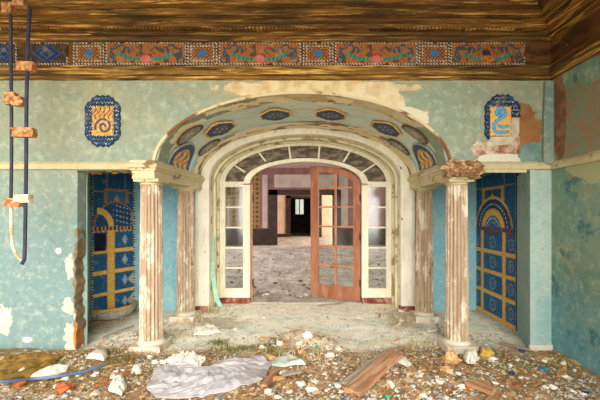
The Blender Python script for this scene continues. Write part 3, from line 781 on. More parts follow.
def left_panel(a, z):
    W = .575; u = a / W; y = 213 - (z - 1.37) * 75.3; px = 90 + 43 * u
    if z > 1.90: return None
    if u > .965 or u < .02: return WHITE if dots(z, .036) else NAVY
    if y > 230:
        if y > 318: return NAVY
        bands = [250.5, 271, 292, 312.5]; by = min(abs(y - b) for b in bands)
        if 104 < px < 111.3: return GOLD2 if abs(px - 107.6) > 2.8 and dots(z, .03) else GOLD
        if by < 1.8: return GOLD
        if y < 232: return GOLD if dots(a, .06) else ROSE
        if px > 126 and 274 < y < 289 and abs(y - 281) < (px - 124) * .9: return GREY
        if px > 125 and 294 < y < 310 and abs(y - 303) < (px - 123) * .9: return GREY
        for cy in (240, 260.5, 281, 303):
            dx, dy = abs(px - 122), abs(y - cy)
            if dx + dy * .6 < 2.2: return CYAN
            if dx + dy * .55 < 3.2: return GOLD2
        return NAVY if hatch(a, z, .045) else BLUE
    if 226.5 < y <= 230: return GOLD2 if dots(a, .05) else NAVY
    dome = ((px - 113) / 21.0) ** 2 + ((y - 228) / 26.0) ** 2
    r = math.hypot((px - 94) / 1.0, (y - 226) / 1.1)
    if 11 < r < 16.5 and px > 94 and y < 228 and px < 111.5: return GOLD
    if dome < .92:
        if px > 129 and y > 213 and dome > .70: return GOLD2
        k = (y - .25 * (px - 113)) % 5
        return WHITE if (k < .9 and dots(a, .05) and px > 110) else (NAVY if int(px + y) % 3 else BLUE)
    if dome < 1.12: return GOLD2 if dots(a + z, .03) else NAVY
    if 101 < px < 126 and 189 < y < 203:
        if px < 104 or px > 123 or y < 191.5: return GOLD2 if dots(a + z, .025) else ROSE
        if abs(px - 113.5) < (y - 194) * .45 and y > 195: return GOLD2
        return SKY if hatch(a, z, .04) else BLUE
    if abs(y - 192) < .8 or abs(px - 104) < .6 or abs(px - 122) < .6: return GREY if dots(a + z, .02) else NAVY
    return NAVY if hatch(a, z, .05) else BLUE
t = thing('tile_mural', 'tall blue and gold glazed tile panel in the right side niche', 'tile panel', (2.32, 4.5, .02), 'tall tile panels')
mosaic('tile_field', 'mosaic_glaze', lambda u, v, h: Vector((2.305 + .03 * (1 - u) * 0 - h + (u - 0) * .02, 4.985 - 1.02 * u, .02 + 1.88 * v)), 100, 180, lambda u, v: right_panel(u * 1.02, .02 + 1.88 * v), .02, t)
m = MB(); m.prism_xy([(2.28, 4.99), (2.305, 3.95), (2.33, 3.95), (2.31, 4.99)], -.02, .03); obj('curb', m, 'basin_plaster', t)
t = thing('tile_mural', 'tall blue and gold tile panel with missing tiles in the left niche above the basin', 'tile panel', (-2.66, 4.66, .12), 'tall tile panels')
LA = Vector((-2.79, 4.40, 0)); LB = Vector((-2.515, 4.905, 0)); LD = (LB - LA).normalized(); LN = Vector((LD.y, -LD.x, 0))
def lmap(u, v, h): p = LA + LD * (.575 * u) + LN * (.012 + h); return Vector((p.x, p.y, .05 + 1.87 * v))
def lfn(u, v):
    z = .05 + 1.87 * v; y = 213 - (z - 1.37) * 75.3; px = 90 + 43 * u
    if 91.5 < px < 102.5 and 233 < y < 249: return None
    return left_panel(u * .575, z)
mosaic('tile_field', 'mosaic_glaze', lmap, 72, 178, lfn, .02, t, seed=4)
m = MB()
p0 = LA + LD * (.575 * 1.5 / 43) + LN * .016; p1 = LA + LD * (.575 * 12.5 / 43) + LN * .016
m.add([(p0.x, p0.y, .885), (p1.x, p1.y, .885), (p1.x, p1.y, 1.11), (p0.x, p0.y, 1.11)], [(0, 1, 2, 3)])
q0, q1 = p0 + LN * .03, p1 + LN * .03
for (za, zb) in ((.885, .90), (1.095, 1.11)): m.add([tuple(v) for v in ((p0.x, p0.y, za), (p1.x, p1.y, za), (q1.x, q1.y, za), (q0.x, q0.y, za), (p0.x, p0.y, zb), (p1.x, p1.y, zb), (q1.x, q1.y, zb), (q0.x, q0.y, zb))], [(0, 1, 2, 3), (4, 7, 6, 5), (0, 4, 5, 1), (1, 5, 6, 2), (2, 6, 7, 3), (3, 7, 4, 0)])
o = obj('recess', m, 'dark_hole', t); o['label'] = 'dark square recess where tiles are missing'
# --- curved basin below the left panel
bc = (LA + LB) / 2; t = thing('fountain_basin', 'curved grey wall basin with tiled rim under the left tile panel', 'basin', (bc.x, bc.y, 0))
m = MB(); ns = 28
def bp(i, r, z):
    a = PI * i / ns; p = bc - LD * math.cos(a) * .30 * r + LN * math.sin(a) * .24 * r; return (p.x, p.y, z)
prof = [(.62, -.02), (.80, .02), (.93, .07), (.97, .10)]
rows = [[bp(i, r, z) for i in range(ns + 1)] for r, z in prof]; w = ns + 1
m.add([p for r in rows for p in r], [(k * w + i, k * w + i + 1, (k + 1) * w + i + 1, (k + 1) * w + i) for k in range(len(rows) - 1) for i in range(ns)])
obj('bowl', m, 'basin_plaster', t)
m = MB(); prof = [(.97, .10), (1.0, .105), (1.0, .155), (.86, .155), (.84, .10), (.1, .06)]
rows = [[bp(i, r, z) for i in range(ns + 1)] for r, z in prof]
m.add([p for r in rows for p in r], [(k * w + i, k * w + i + 1, (k + 1) * w + i + 1, (k + 1) * w + i) for k in range(len(rows) - 1) for i in range(ns)])
o = obj('rim', m, 'basin_rim', t); o['label'] = 'tan tiled rim'

# --- wall medallions
def med_mask(x, y, hw, hh, cut=.60):                   # long octagon with a scalloped edge
    c = .030 * math.cos(math.atan2(y / hh, x / hw) * 22)
    ax, ay = abs(x) / hw, abs(y) / hh
    return max(ax, ay, (ax * hw + ay * hh) / (hw + hh * cut)) * (1 + c * .7)
SP1 = [arcpts(.015, -.055, .012, 0, 560, 40, .085)]
SP2 = [arcpts(-.02, .07, .045, 190, -60, 14), [(.0, .03), (-.05, .0), (-.085, -.03)], arcpts(-.03, -.065, .06, 140, 290, 12), [(-.01, -.12), (.05, -.115)], [(-.04, -.055), (.0, -.07), (.05, -.06)], arcpts(-.035, .065, .02, 0, 300, 8)]
def wall_med(k, x, y):
    NAVY = lin((12, 38, 64)); BLUE = lin((20, 62, 98)); SKY = lin((70, 120, 140))
    d = med_mask(x, y, .172, .248)
    if d > 1: return None
    if k == 1 and (x > .085 and y < .03 or y < -.155 and x > -.125 or y < -.20): return None
    ox, oy = (.02, .012) if k else (0, 0)
    if d > .93: return NAVY
    if abs(x + ox) < .105 and abs(y + oy) < .145:
        if abs(x + ox) > .097 or abs(y + oy) > .137: return GOLD if dots(x + y, .02) else NAVY
        q = min(segd((x, y), s) for s in (SP1 if k == 0 else SP2))
        if k == 0:
            if q < .010: return BLUE
            if y > .02 and (abs(math.sin(x * 70 + 2 * math.sin(y * 40))) < .35): return NAVY
            return GOLD2 if hn(x * 40, y * 40) > -.1 else GOLD
        if q < .009: return CYAN
        if q < .015: return lin((30, 90, 170))
        return GOLD
    r = (x / .03 + round(y / .04) * .5) % 1
    if abs((y / .04) % 1 - .5) < .25 and r < .3: return WHITE if hn(x * 30, y * 30) > .0 else SKY
    return BLUE if (d > .8 and (int(x / .012) + int(y / .012)) % 2) else NAVY
wx = WX(103.3, FY); wz = WZ(121.3, FY)
o = mosaic('tile_medallion', 'mosaic_glaze', lambda u, v, h: Vector((wx - .18 + .36 * u, FY - h, wz - .255 + .51 * v)), 60, 84, lambda u, v: wall_med(0, -.18 + .36 * u, -.255 + .51 * v), .016)
tag(settle(o), 'complete dark blue octagonal tile medallion with gold centre on the left upper wall', 'tile medallion', 'wall medallions')
wx2 = WX(502, FY); wz2 = WZ(120.5, FY)
o = mosaic('tile_medallion', 'mosaic_glaze', lambda u, v, h: Vector((wx2 - .18 + .36 * u, FY - h, wz2 - .255 + .51 * v)), 60, 84, lambda u, v: wall_med(1, -.18 + .36 * u, -.255 + .51 * v), .016, seed=8)
tag(settle(o), 'broken blue tile medallion with bright gold and cyan scroll on the right upper wall', 'tile medallion', 'wall medallions')
simple('bare_mortar', [(196, 186, 160), (178, 166, 138)], 9)
m = MB(); pts = [(-.13, -.15), (.08, -.15), (.08, .03), (.168, .035), (.168, -.13), (.08, -.235), (-.07, -.245), (-.15, -.18)]
m.prism_xz([(wx2 + a, wz2 + b) for a, b in pts], FY - .004, FY + .01)
struct('trim_mortar', m, 'bare_mortar', 'bare mortar bed where the right medallion lost its tiles', 'trim')
# --- oval medallions on the arch soffit
TH = [48, 77, 103, 132]; WORDS = ['blue oval tile medallion low on the left side of the arch soffit', 'blue oval tile medallion left of the top of the arch soffit', 'blue oval tile medallion right of the top of the arch soffit', 'blue oval tile medallion low on the right side of the arch soffit']
def s_of(deg): return tab[int(NT * deg / 180)]
def oval(x, y):
    d = med_mask(x, y, .178, .225, .38)
    if d > 1.10: return None
    if d > 1.0: return GOLD
    if d > .62: return BLUE if .74 < d < .80 and dots(x + y, .03) else NAVY
    w = math.sin(x * 60) * math.cos(y * 42)
    return GOLD2 if w > .42 else (BLUE if w < .1 else NAVY)
for k, deg in enumerate(TH):
    s0 = s_of(deg)
    o = mosaic('tile_medallion', 'mosaic_glaze', lambda u, v, h: sof(s0 - .20 + .40 * u, 4.05 - .27 + .54 * v, .012 + h), 40, 54, lambda u, v: oval((-.20 + .40 * u) * 1.1, (-.27 + .54 * v) * 1.12), .014, seed=20 + k)
    tag(settle(o), WORDS[k], 'tile medallion', 'oval medallions under the arch')
def halfm(x, y):                               # x up along the soffit, y across
    d = math.hypot(x / .34, y / .30)
    if d > 1: return None
    if d > .95: return GREY
    if d > .72: return NAVY if (int(x / .02) + int(y / .02)) % 3 else BLUE
    w = math.sin(y * 45 + 2 * math.sin(x * 30)) * math.cos(x * 22)
    return GOLD if w > .2 else (BLUE if w < -.45 else GOLD2)
for s, lab in ((0, 'half-round blue and gold tile medallion at the left foot of the arch soffit'), (1, 'half-round blue and gold tile medallion at the right foot of the arch soffit')):
    o = mosaic('tile_medallion', 'mosaic_glaze', lambda u, v, h: sof((.05 + .36 * u) if s == 0 else LEN - (.05 + .36 * u), 4.0 - .32 + .64 * v, .012 + h), 40, 60, lambda u, v: halfm(.36 * u, -.32 + .64 * v), .014, seed=30 + s)
    tag(settle(o), lab, 'tile medallion', 'half-round medallions at the feet of the arch')
def leafm(x, y):
    d = math.hypot(x / .17, y / .11)
    if d > 1: return None
    if d > .85: return BROWN
    return GREY if d < .35 or (int((x + y) / .02) % 3 == 0) else lin((96, 116, 104))
for s0, y0, lab in ((s_of(33), 3.72, 'small faded grey-green medallion near the front edge of the left soffit'), (s_of(33), 4.42, 'small faded grey-green medallion near the rear edge of the left soffit'),
                    (s_of(147), 3.72, 'small faded grey-green medallion near the front edge of the right soffit'), (s_of(147), 4.42, 'small faded grey-green medallion near the rear edge of the right soffit')):
    o = mosaic('small_medallion', 'mosaic_glaze', lambda u, v, h: sof(s0 - .18 + .36 * u, y0 - .12 + .24 * v, .012 + h), 36, 24, lambda u, v: leafm(-.18 + .36 * u, -.12 + .24 * v), .01, seed=int(s0 * 90))
    tag(settle(o), lab, 'tile medallion', 'small faded medallions on the arch')

# --- painted frieze panels
FZ0, FZ1 = 2.822, 3.04
def bead(x, y, w, h, b=.012):
    e = min(x, w - x, y, h - y)
    if e < b: return WHITE if dots(x + y, .03) and hn(x * 9, y * 9, 3) > -.35 else DKB
    return None
def square_panel(w, h):
    def fn(u, v):
        x, y = u * w, v * h
        c = bead(x, y, w, h)
        if c: return c
        e = min(x, w - x, y, h - y)
        if .032 < e < .042: return WHITE if dots(x + y, .03) else BROWN
        if .056 < e < .063: return GOLD2 if dots(x + y, .03) else BROWN
        dx, dy = abs(x - w / 2), abs(y - h / 2)
        if max(dx, dy) < .04 and not (max(dx, dy) > .028 and min(dx, dy) > .024): return BLUE if (int(dx / .009) + int(dy / .009)) % 3 else SKY
        return OCH if (int(x / .02) + int(y / .02)) % 2 else BROWN
    return fn
def diamond_panel(w, h):
    def fn(u, v):
        x, y = u * w, v * h
        c = bead(x, y, w, h)
        if c: return c
        dx, dy = abs(x - w / 2), abs(y - h / 2); d = dx / (w * .36) + dy / (h * .46)
        if d < .38: return lin((16, 30, 50))
        if d < .52: return BLUE
        if d < .85: return lin((18, 40, 84))
        if d < 1.0: return BLUE if dots(x + y, .02) else NAVY
        return lin((34, 56, 70)) if (int((x + y) / .016) + int((x - y) / .016)) % 3 == 0 else (BROWN if hn(x * 20, y * 20) > 0 else DKB)
    return fn
def scroll_panel(w, h, flower):
    c = w / 2; H = h
    half = [arcpts(.055, .045, .035, 20, 330, 12), arcpts(.10, .105, .055, 260, 90, 10), arcpts(.15, .15, .04, 170, -60, 10), [(.085, .04), (.10, .075), (.06, .12), (.05, .17)], arcpts(.205, .14, .03, 220, -60, 9)]
    swag = [(.13, .115), (.17, .085), (.22, .062), (.27, .055), (c - .02, .052)]
    twig = [arcpts(.24, .15, .025, 180, 420, 9), [(c - .09, .10), (c - .04, .14), (c - .10, .18)]]
    def fn(u, v):
        x, y = u * w, v * h
        b = bead(x, y, w, h)
        if b: return b
        xx = min(x, w - x); p = (xx, y)
        r = math.hypot((x - c) * .9, (y - .052) * 1.25)
        if r < .045 + .010 * math.cos(math.atan2(y - .05, x - c) * 8): return PINK if flower == 0 else ORG if hn(x * 40, y * 40) > -.2 else RED
        if flower and abs(x - c + .015) < .035 and .09 < y < .135: return lin((30, 26, 62))
        if abs(x - c) < .03 and .08 < y < .115: return RED if flower == 0 else NAVY
        q = segd(p, swag)
        if q < .017 - .03 * max(0, .17 - xx): return TEAL if (int(x / .014) % 3) else lin((50, 140, 120))
        q = min(segd(p, s) for s in half)
        if q < .0075: return lin((14, 72, 92))
        q = min(segd(p, s) for s in twig)
        if q < .006: return lin((40, 80, 88))
        return OCH if hn(x * 16, y * 16, flower) > -.3 else BROWN
    return fn
specs = [(-8, 17, 'd'), (27, 68, 'd'), (73.5, 104.5, 'q'), (106, 186.5, 's'), (187.5, 217.5, 'q'), (219, 301, 's'), (303, 333.5, 'q'), (335, 417.5, 's'), (418.5, 449.5, 'q'), (450.5, 525, 's')]
LAB = {0: 'dark diamond frieze panel cut by the left edge behind the cables', 1: 'dark brown frieze panel with a deep blue diamond, right of the hanging cables',
       2: 'square beaded frieze panel with blue rosette, right of the blue diamond', 3: 'scrollwork frieze panel with red flower, first from the left', 4: 'square beaded frieze panel above the left shoulder of the arch',
       5: 'scrollwork frieze panel with pink flower above the top of the arch, left of centre', 6: 'square beaded frieze panel with blue rosette at the middle of the frieze', 7: 'scrollwork frieze panel with pink flower, just right of the middle square',
       8: 'square beaded frieze panel above the right shoulder of the arch', 9: 'scrollwork frieze panel with orange flower at the right corner'}
PYF = FY - .021
for i, (a, b, k) in enumerate(specs):
    x0, x1 = WX(a, PYF), WX(b, PYF); w = x1 - x0; h = FZ1 - FZ0
    fn = {'d': diamond_panel(w, h), 'q': square_panel(w, h), 's': scroll_panel(w, h, 1 if i == 9 else 0)}[k]
    o = mosaic('frieze_panel', 'painted_frieze', lambda u, v, hh: Vector((x0 + w * u, PYF + .002 - hh, FZ0 + h * v)), max(10, int(w / .0062)), int(h / .0062), fn, .008, seed=50 + i, jit=.3)
    tag(settle(o), LAB[i], 'frieze panel', 'painted panels of the frieze')

# ------------------------------------------------------------------ hanging cables with wooden clamps at the left
CYY = 2.98
t = thing('hanging_cable', 'pair of dark hanging cables joined by wooden clamps at the left edge', 'cable', (WX(19, CYY), CYY, WZ(262, CYY)))
P = lambda px, py, dy=0.0: (WX(px, CYY), CYY + dy, WZ(py, CYY))
m = MB(); m.tube([P(8, -6), P(10.5, 12), P(11, 60), P(11.5, 110), P(11.5, 160), P(11, 198)], .013); obj('cable', m, 'iron_cable', t)
m = MB(); m.tube([P(30, 8), P(28, 40), P(26.5, 100), P(26, 180), P(25, 240), P(24.5, 259), P(22, 264)], .015); obj('cable', m, 'iron_cable', t)
m = MB(); m.tube([P(11, 196), P(11.5, 225), P(12.5, 245), P(16, 255), P(21, 260), P(24, 263)], [.010, .014, .012, .014, .011, .008]); o = obj('cable', m, 'rag_white', t); o['label'] = 'lower end wrapped in pale cloth'
for i, (px, py, wpx, hpx) in enumerate(((9, 9, 9, 10), (20, 4, 12, 7), (27, 67, 16, 9), (12, 99, 10, 12), (20, 102, 9, 9), (25, 133, 21, 9), (15, 203, 16, 9), (24, 199, 15, 8))):
    m = MB(); k = CYY / F
    
    q = P(px, py); w_, h_ = wpx * k * .5, hpx * k * .5; nb = 5
    for a_ in range(nb):                              # stacked, slightly uneven split-wood layers
        z0_ = q[2] - h_ + 2 * h_ * a_ / nb; jx = .006 * hn(i * 3.1, a_ * 1.7)
        m.box(q[0] - w_ + jx, q[0] + w_ + jx * 1.5, q[1] - .032 + jx, q[1] + .022, z0_, z0_ + 2 * h_ / nb + .0005)
    m.v = [(v[0] + .004 * hn(v[0] * 40, v[2] * 40, i), v[1], v[2] + .012 * hn(v[0] * 12, 1, i)) for v in m.v]
    obj("clamp", m, 'clamp_wood' if i != 7 else 'rag_white', t)

# ------------------------------------------------------------------ leaning strip, debris
def at(px, py):                                   # point on the floor under a photo pixel
    Y = F * EYE / max(py - 213.0, 1.0)
    for _ in range(6):
        x = WX(px, Y); Y = F * (EYE - ground(x, Y)) / (py - 213.0)
    return Vector((WX(px, Y), Y, ground(WX(px, Y), Y)))
m = MB(); ys = 4.98
pts = [(212.0, 236, 4.99), (211.5, 250, 4.98), (212, 270, 4.95), (214.5, 288, 4.92), (217, 300, 4.90), (220.5, 306.5, 4.88)]
rows = [[(WX(px - hw, Y), Y, WZ(py, Y)) for hw in (2.2,)] + [(WX(px + 2.2, Y), Y + .01, WZ(py, Y))] + [(WX(px + 2.2, Y), Y + .022, WZ(py, Y)), (WX(px - 2.2, Y), Y + .012, WZ(py, Y))] for px, py, Y in pts]
m.add([p for r in rows for p in r], [(k * 4 + i, k * 4 + (i + 1) % 4, (k + 1) * 4 + (i + 1) % 4, (k + 1) * 4 + i) for k in range(len(pts) - 1) for i in range(4)] + [(0, 1, 2, 3), (23, 22, 21, 20)])
o = obj('trim_strip', m, 'mint_strip'); tag(settle(o), 'bent mint green strip leaning against the left jamb', 'strip')

def sheet(name, mat, pxs, label, cat, amp=.03, th=.008, n=26, seed=0, lift=.02, fq=9.0, ani=1.0):
    """crumpled sheet lying on the rubble over an outline given as floor points"""
    poly = [at(*p) for p in pxs]
    cx = sum(p.x for p in poly) / len(poly); cy = sum(p.y for p in poly) / len(poly)
    m = MB(); rings = 14; N = 64; per = []
    L = len(poly)
    for i in range(N):
        t = i / N * L; a = poly[int(t) % L]; b = poly[(int(t) + 1) % L]; f = t - int(t)
        p = a.lerp(b, f); wob = 1 + .05 * hn(i * .7, seed, 2); per.append((cx + (p.x - cx) * wob, cy + (p.y - cy) * wob))
    def pt(x, y, r, top):
        z = ground(x, y) + lift + amp * (abs(hn((x * .97 + y * .25) * fq * ani, (y - x * .25) * fq * .8 / ani, seed)) * 1.5 + .5 * hn(x * fq * 2.6 + y * 4, y * fq * 2, seed)) * (1 - .5 * r ** 4) - (lift * .7) * r ** 6
        return (x, y, z + (th if top else 0))
    for top in (1, 0):
        vs = [pt(cx, cy, 0, top)]
        for k in range(1, rings + 1):
            r = k / rings
            vs += [pt(cx + (x - cx) * r, cy + (y - cy) * r, r, top) for x, y in per]
        fs = [(0, 1 + i, 1 + (i + 1) % N) for i in range(N)]
        fs += [(1 + (k - 1) * N + i, 1 + k * N + i, 1 + k * N + (i + 1) % N, 1 + (k - 1) * N + (i + 1) % N) for k in range(1, rings) for i in range(N)]
        if not top: fs = [tuple(reversed(f)) for f in fs]
        m.add(vs, fs)
    T = 1 + rings * N; e = 1 + (rings - 1) * N
    m.f += [(e + i, T + e + i, T + e + (i + 1) % N, e + (i + 1) % N) for i in range(N)]; m.c += [None] * N; m.m += [0] * N
    o = obj(name, m, mat, smooth=False); return tag(settle(o), label, cat)
sheet('plastic_sheet', 'grey_sheet', [(158, 368), (178, 364), (205, 370), (228, 361), (262, 358), (272, 366), (262, 381), (232, 392), (200, 399), (158, 399), (146, 390)], 'large crumpled lilac-grey sheet lying over the rubble in the foreground', 'sheet', amp=.032, seed=1, fq=9.0, ani=.45)
sheet('roof_felt', 'moss_panel', [(0, 362), (18, 355), (40, 354), (62, 357), (50, 369), (28, 380), (2, 384), (-14, 378)], 'mossy ochre-brown panel lying at the foot of the left wall', 'panel', amp=.02, seed=2, fq=5.0)
sheet('plaster_sheet', 'white_plaster', [(30, 379), (42, 371), (58, 366), (70, 367), (66, 373), (50, 379)], 'flat white plaster sheet just in front of the mossy panel', 'plaster sheet', amp=.02, seed=3)
sheet('plaster_sheet', 'white_plaster', [(10, 371), (20, 369), (28, 371), (24, 375), (14, 375)], 'small white plaster sheet resting near the left edge by the mossy panel', 'plaster sheet', amp=.012, seed=4)
sheet('plaster_sheet', 'white_plaster', [(192, 330), (204, 327), (216, 328), (220, 333), (208, 336), (194, 336)], 'low white plaster sheet on the pale floor before the left cream pilaster', 'plaster sheet', amp=.02, seed=5, lift=.03)
sheet('plaster_sheet', 'white_plaster', [(426, 329), (434, 326), (441, 328), (438, 332), (428, 333)], 'white plaster sheet on the floor behind the front right column', 'plaster sheet', amp=.012, seed=6)
sheet('plaster_sheet', 'pale_shell', [(270, 367), (278, 359), (290, 356), (303, 362), (306, 368), (292, 368)], 'pale greenish curved shell on the rubble heap beside the grey sheet', 'shell', amp=.05, seed=7, fq=4.0)
sheet('plaster_sheet', 'white_plaster', [(86, 361), (94, 354), (106, 351), (108, 358), (104, 362)], 'cream curved plaster shard below the left niche', 'plaster sheet', amp=.03, seed=8, fq=4.0)
sheet('plaster_sheet', 'white_plaster', [(108, 392), (112, 382), (122, 378), (127, 388), (122, 397)], 'crumbled white plaster heap near the bottom left', 'plaster sheet', amp=.05, seed=9, fq=14)
sheet('plaster_sheet', 'white_plaster', [(463, 360), (468, 354), (476, 354), (480, 361), (474, 368), (466, 366)], 'rough white plaster lump at the foot of the front right column', 'plaster lump', amp=.05, seed=10, fq=14, lift=.04)
sheet('plaster_sheet', 'white_plaster', [(391, 361), (398, 357), (406, 360), (412, 366), (408, 368), (398, 364)], 'thin white plaster shard beside the upper end of the brown board', 'plaster sheet', amp=.015, seed=11)
sheet('plaster_sheet', 'white_plaster', [(165, 363), (175, 356), (195, 355), (206, 361), (200, 369), (180, 368)], 'heap of pale crumbled plaster behind the lilac-grey sheet', 'plaster heap', amp=.05, seed=12, fq=18)
def board(p0, p1, w, th, mat, label, lift=.03, name='wooden_board', tilt=0.0, up=None):
    a, b = at(*p0), at(*p1); a.z += lift; b.z += lift if up is None else up
    d = b - a; L = d.length; m = MB(); rd = random.Random(int(p0[0]))
    nx = 12
    for s in range(1):
        rows = []
        for i in range(nx + 1):
            x = L * i / nx; e = rd.uniform(-.012, .012) if i in (0, nx) else 0
            rows.append([(x + e, -w / 2, 0), (x - e, w / 2 * rd.uniform(.94, 1), 0), (x + e, w / 2 * rd.uniform(.94, 1), th), (x - e, -w / 2, th * rd.uniform(.9, 1))])
        m.add([p for r in rows for p in r], [(k * 4 + i, k * 4 + (i + 1) % 4, (k + 1) * 4 + (i + 1) % 4, (k + 1) * 4 + i) for k in range(nx) for i in range(4)] + [(3, 2, 1, 0), tuple(nx * 4 + i for i in range(4))])
    o = obj(name, m, mat); o.matrix_world = Matrix.Translation(a) @ d.to_track_quat('X', 'Z').to_matrix().to_4x4() @ Matrix.Rotation(tilt, 4, 'X')
    return tag(o, label, 'board')
board((352, 398), (396, 361), .135, .035, 'board_brown', 'broad reddish-brown board lying diagonally in the right foreground', .025, up=.06)
board((343, 391), (390, 358), .05, .02, 'board_grey', 'narrow grey batten lying along the left edge of the brown board', .05, up=.06)
board((264, 390), (275, 374), .05, .02, 'board_brown', 'short brown wood offcut right of the lilac-grey sheet', .02)
board((282, 381), (301, 377), .035, .018, 'board_grey', 'short pale stick on the central rubble heap', .04)
board((468, 386), (494, 396), .09, .03, 'board_brown', 'short brown slab in the right foreground', .02)
board((500, 345), (530, 352), .03, .02, 'board_grey', 'thin grey lath by the foot of the right pier', .015)
board((102, 341), (134, 329), .02, .015, 'board_grey', 'thin white lath across the floor before the left niche', .03)
board((308, 301), (331, 297), .03, .015, 'board_grey', 'thin splinter lying before the ajar door', .012)
board((318, 307), (352, 303), .025, .012, 'board_grey', 'longer thin splinter on the threshold dust right of the doorway', .012)
m = MB(); m.tube([tuple(at(px, py) + Vector((0, 0, .035))) for px, py in ((-12, 388), (8, 386), (30, 384), (55, 381), (75, 378), (88, 375), (96, 372), (104, 369))], .012)
o = obj('hose', m, 'hose_blue'); tag(settle(o), 'grey-blue hose lying across the rubble at the lower left', 'hose')
def piece(name, px, py, r, mat, label, cat, group=None, sub=2, rough=.4, seed=0, flat=.5, rot=None):
    p = at(px, py); m = MB(); rd = random.Random(seed + int(px * 7 + py))
    m.lump((p.x, p.y, p.z + r * flat * .55), (r, r * rd.uniform(.6, .95), r * flat), seed + int(px), sub, rough, rd.random() * 6 if rot is None else rot, tilt=rd.uniform(-.3, .3))
    o = obj(name, m, mat); return tag(settle(o), label, cat, group)
piece('yellow_chunk', 486, 358, .075, 'yellow_lump', 'mustard-yellow chunk beside the white lump by the front right column', 'chunk', flat=.9)
piece('wood_chunk', 452, 362, .07, 'tan_lump', 'tan broken wood chunk left of the white lump by the front right column', 'wood chunk', flat=.8)
piece('wood_chunk', 446, 371, .055, 'tan_lump', 'smaller tan wood chunk in front of the one by the front right column', 'wood chunk')
piece('rust_chunk', 476, 388, .08, 'rust_lump', 'rusty brown chunk in the right foreground', 'chunk', flat=.4)
piece('rust_chunk', 64, 391, .07, 'rust_lump', 'reddish chunk in the rubble at the lower left', 'chunk')
piece('rust_chunk', 20, 386, .05, 'rust_lump', 'small reddish chunk against the hose at the far lower left', 'chunk')
piece('tile_fragment', 543, 370, .042, 'tile_blue', 'light blue tile fragment in front of the right pier', 'tile fragment', flat=.3)
piece('tile_fragment', 522, 352, .03, 'tile_navy', 'dark blue tile fragment at the corner of the right pier', 'tile fragment', flat=.5)
piece('tile_fragment', 512, 374, .028, 'tile_navy', 'dark blue tile fragment left of the light blue one in the right rubble', 'tile fragment', flat=.4)
piece('tile_fragment', 586, 393, .025, 'tile_navy', 'dark blue tile fragment in the lower right corner', 'tile fragment', flat=.4)
piece('tile_fragment', 450, 386, .016, 'tile_blue', 'tiny blue tile fragment in the tan rubble of the right foreground', 'tile fragment', flat=.4)
piece('glass_fragment', 316, 348, .024, 'green_glass', 'emerald green glass fragment on the central rubble heap', 'glass fragment', flat=.5)
piece('glass_fragment', 387, 397, .018, 'green_glass', 'emerald green glass fragment right of the brown board', 'glass fragment', flat=.5)
piece('rubble_lump', 303, 356, .035, 'tan_lump', 'rounded orange-tan lump on the central rubble heap', 'lump', flat=.8)
piece('stone_block', 307, 337, .05, 'white_plaster', 'squarish pale block on top of the central rubble heap', 'block', flat=.7)

# individually lying pieces, labelled by kind and by where they lie
rd = random.Random(11)
ZONES = [('at the lower left below the mossy panel', 0, 110, 366, 399), ('around the foot of the front left column', 95, 178, 352, 380), ('on the central heap before the doorway', 250, 345, 330, 372),
         ('in the bottom centre between the grey sheet and the brown board', 265, 350, 372, 399), ('right of the brown board', 385, 465, 366, 399), ('before the right pier and side wall', 480, 596, 358, 399),
         ('on the pale floor inside the arch', 190, 430, 306, 332)]
KINDS = [('plaster_chunk', 'off-white plaster chunk', 'white_plaster', .020, .042, .5), ('wood_splinter', 'tan wood splinter', 'tan_lump', .03, .06, .25), ('brick_fragment', 'reddish-brown fragment', 'rust_lump', .014, .028, .6), ('paper_scrap', 'crumpled white paper scrap', 'paper_white', .018, .036, .35), ('tile_shard', 'small blue tile shard', 'tile_blue', .010, .018, .4)]
PROTO = {}
for kn, kl, km, r0, r1, fl_ in KINDS:
    PROTO[kn] = []
    for v in range(4):
        mb = MB(); sx = 2.2 if kn == 'wood_splinter' else 1.0
        mb.lump((0, 0, fl_ * .35), (sx, .55 if kn == 'wood_splinter' else .8, fl_), v * 13 + len(kn), 2 if kn == 'plaster_chunk' else 1, .45)
        o = obj(kn, mb, km); PROTO[kn].append(o)
used = set()
for zn, x0, x1, y0, y1 in ZONES:
    pale = zn.startswith('on the pale')
    for kn, kl, km, r0, r1, fl_ in KINDS:
        cnt = {'plaster_chunk': 9, 'wood_splinter': 5, 'brick_fragment': 3, 'paper_scrap': 5, 'tile_shard': 3}[kn]
        if pale: cnt = {'plaster_chunk': 7, 'wood_splinter': 3, 'brick_fragment': 0, 'paper_scrap': 3, 'tile_shard': 3}[kn]
        for q in range(cnt):
            src = rd.choice(PROTO[kn])
            if src.name in used: o = src.copy(); COL.objects.link(o)
            else: o = src; used.add(src.name)
            p = at(rd.uniform(x0, x1), rd.uniform(y0, y1)); s = rd.uniform(r0, r1)
            if p.x > 2.26: p.x = 2.2
            o.location = p; o.scale = (s, s, s); o.rotation_euler = (rd.uniform(-.2, .2), rd.uniform(-.2, .2), rd.uniform(0, 6.28))
            tag(o, kl + ' ' + zn, kn.replace('_', ' '), kl + 's ' + zn)
for kn in PROTO:
    for o in PROTO[kn]:
        if o.name not in used: bpy.data.objects.remove(o)

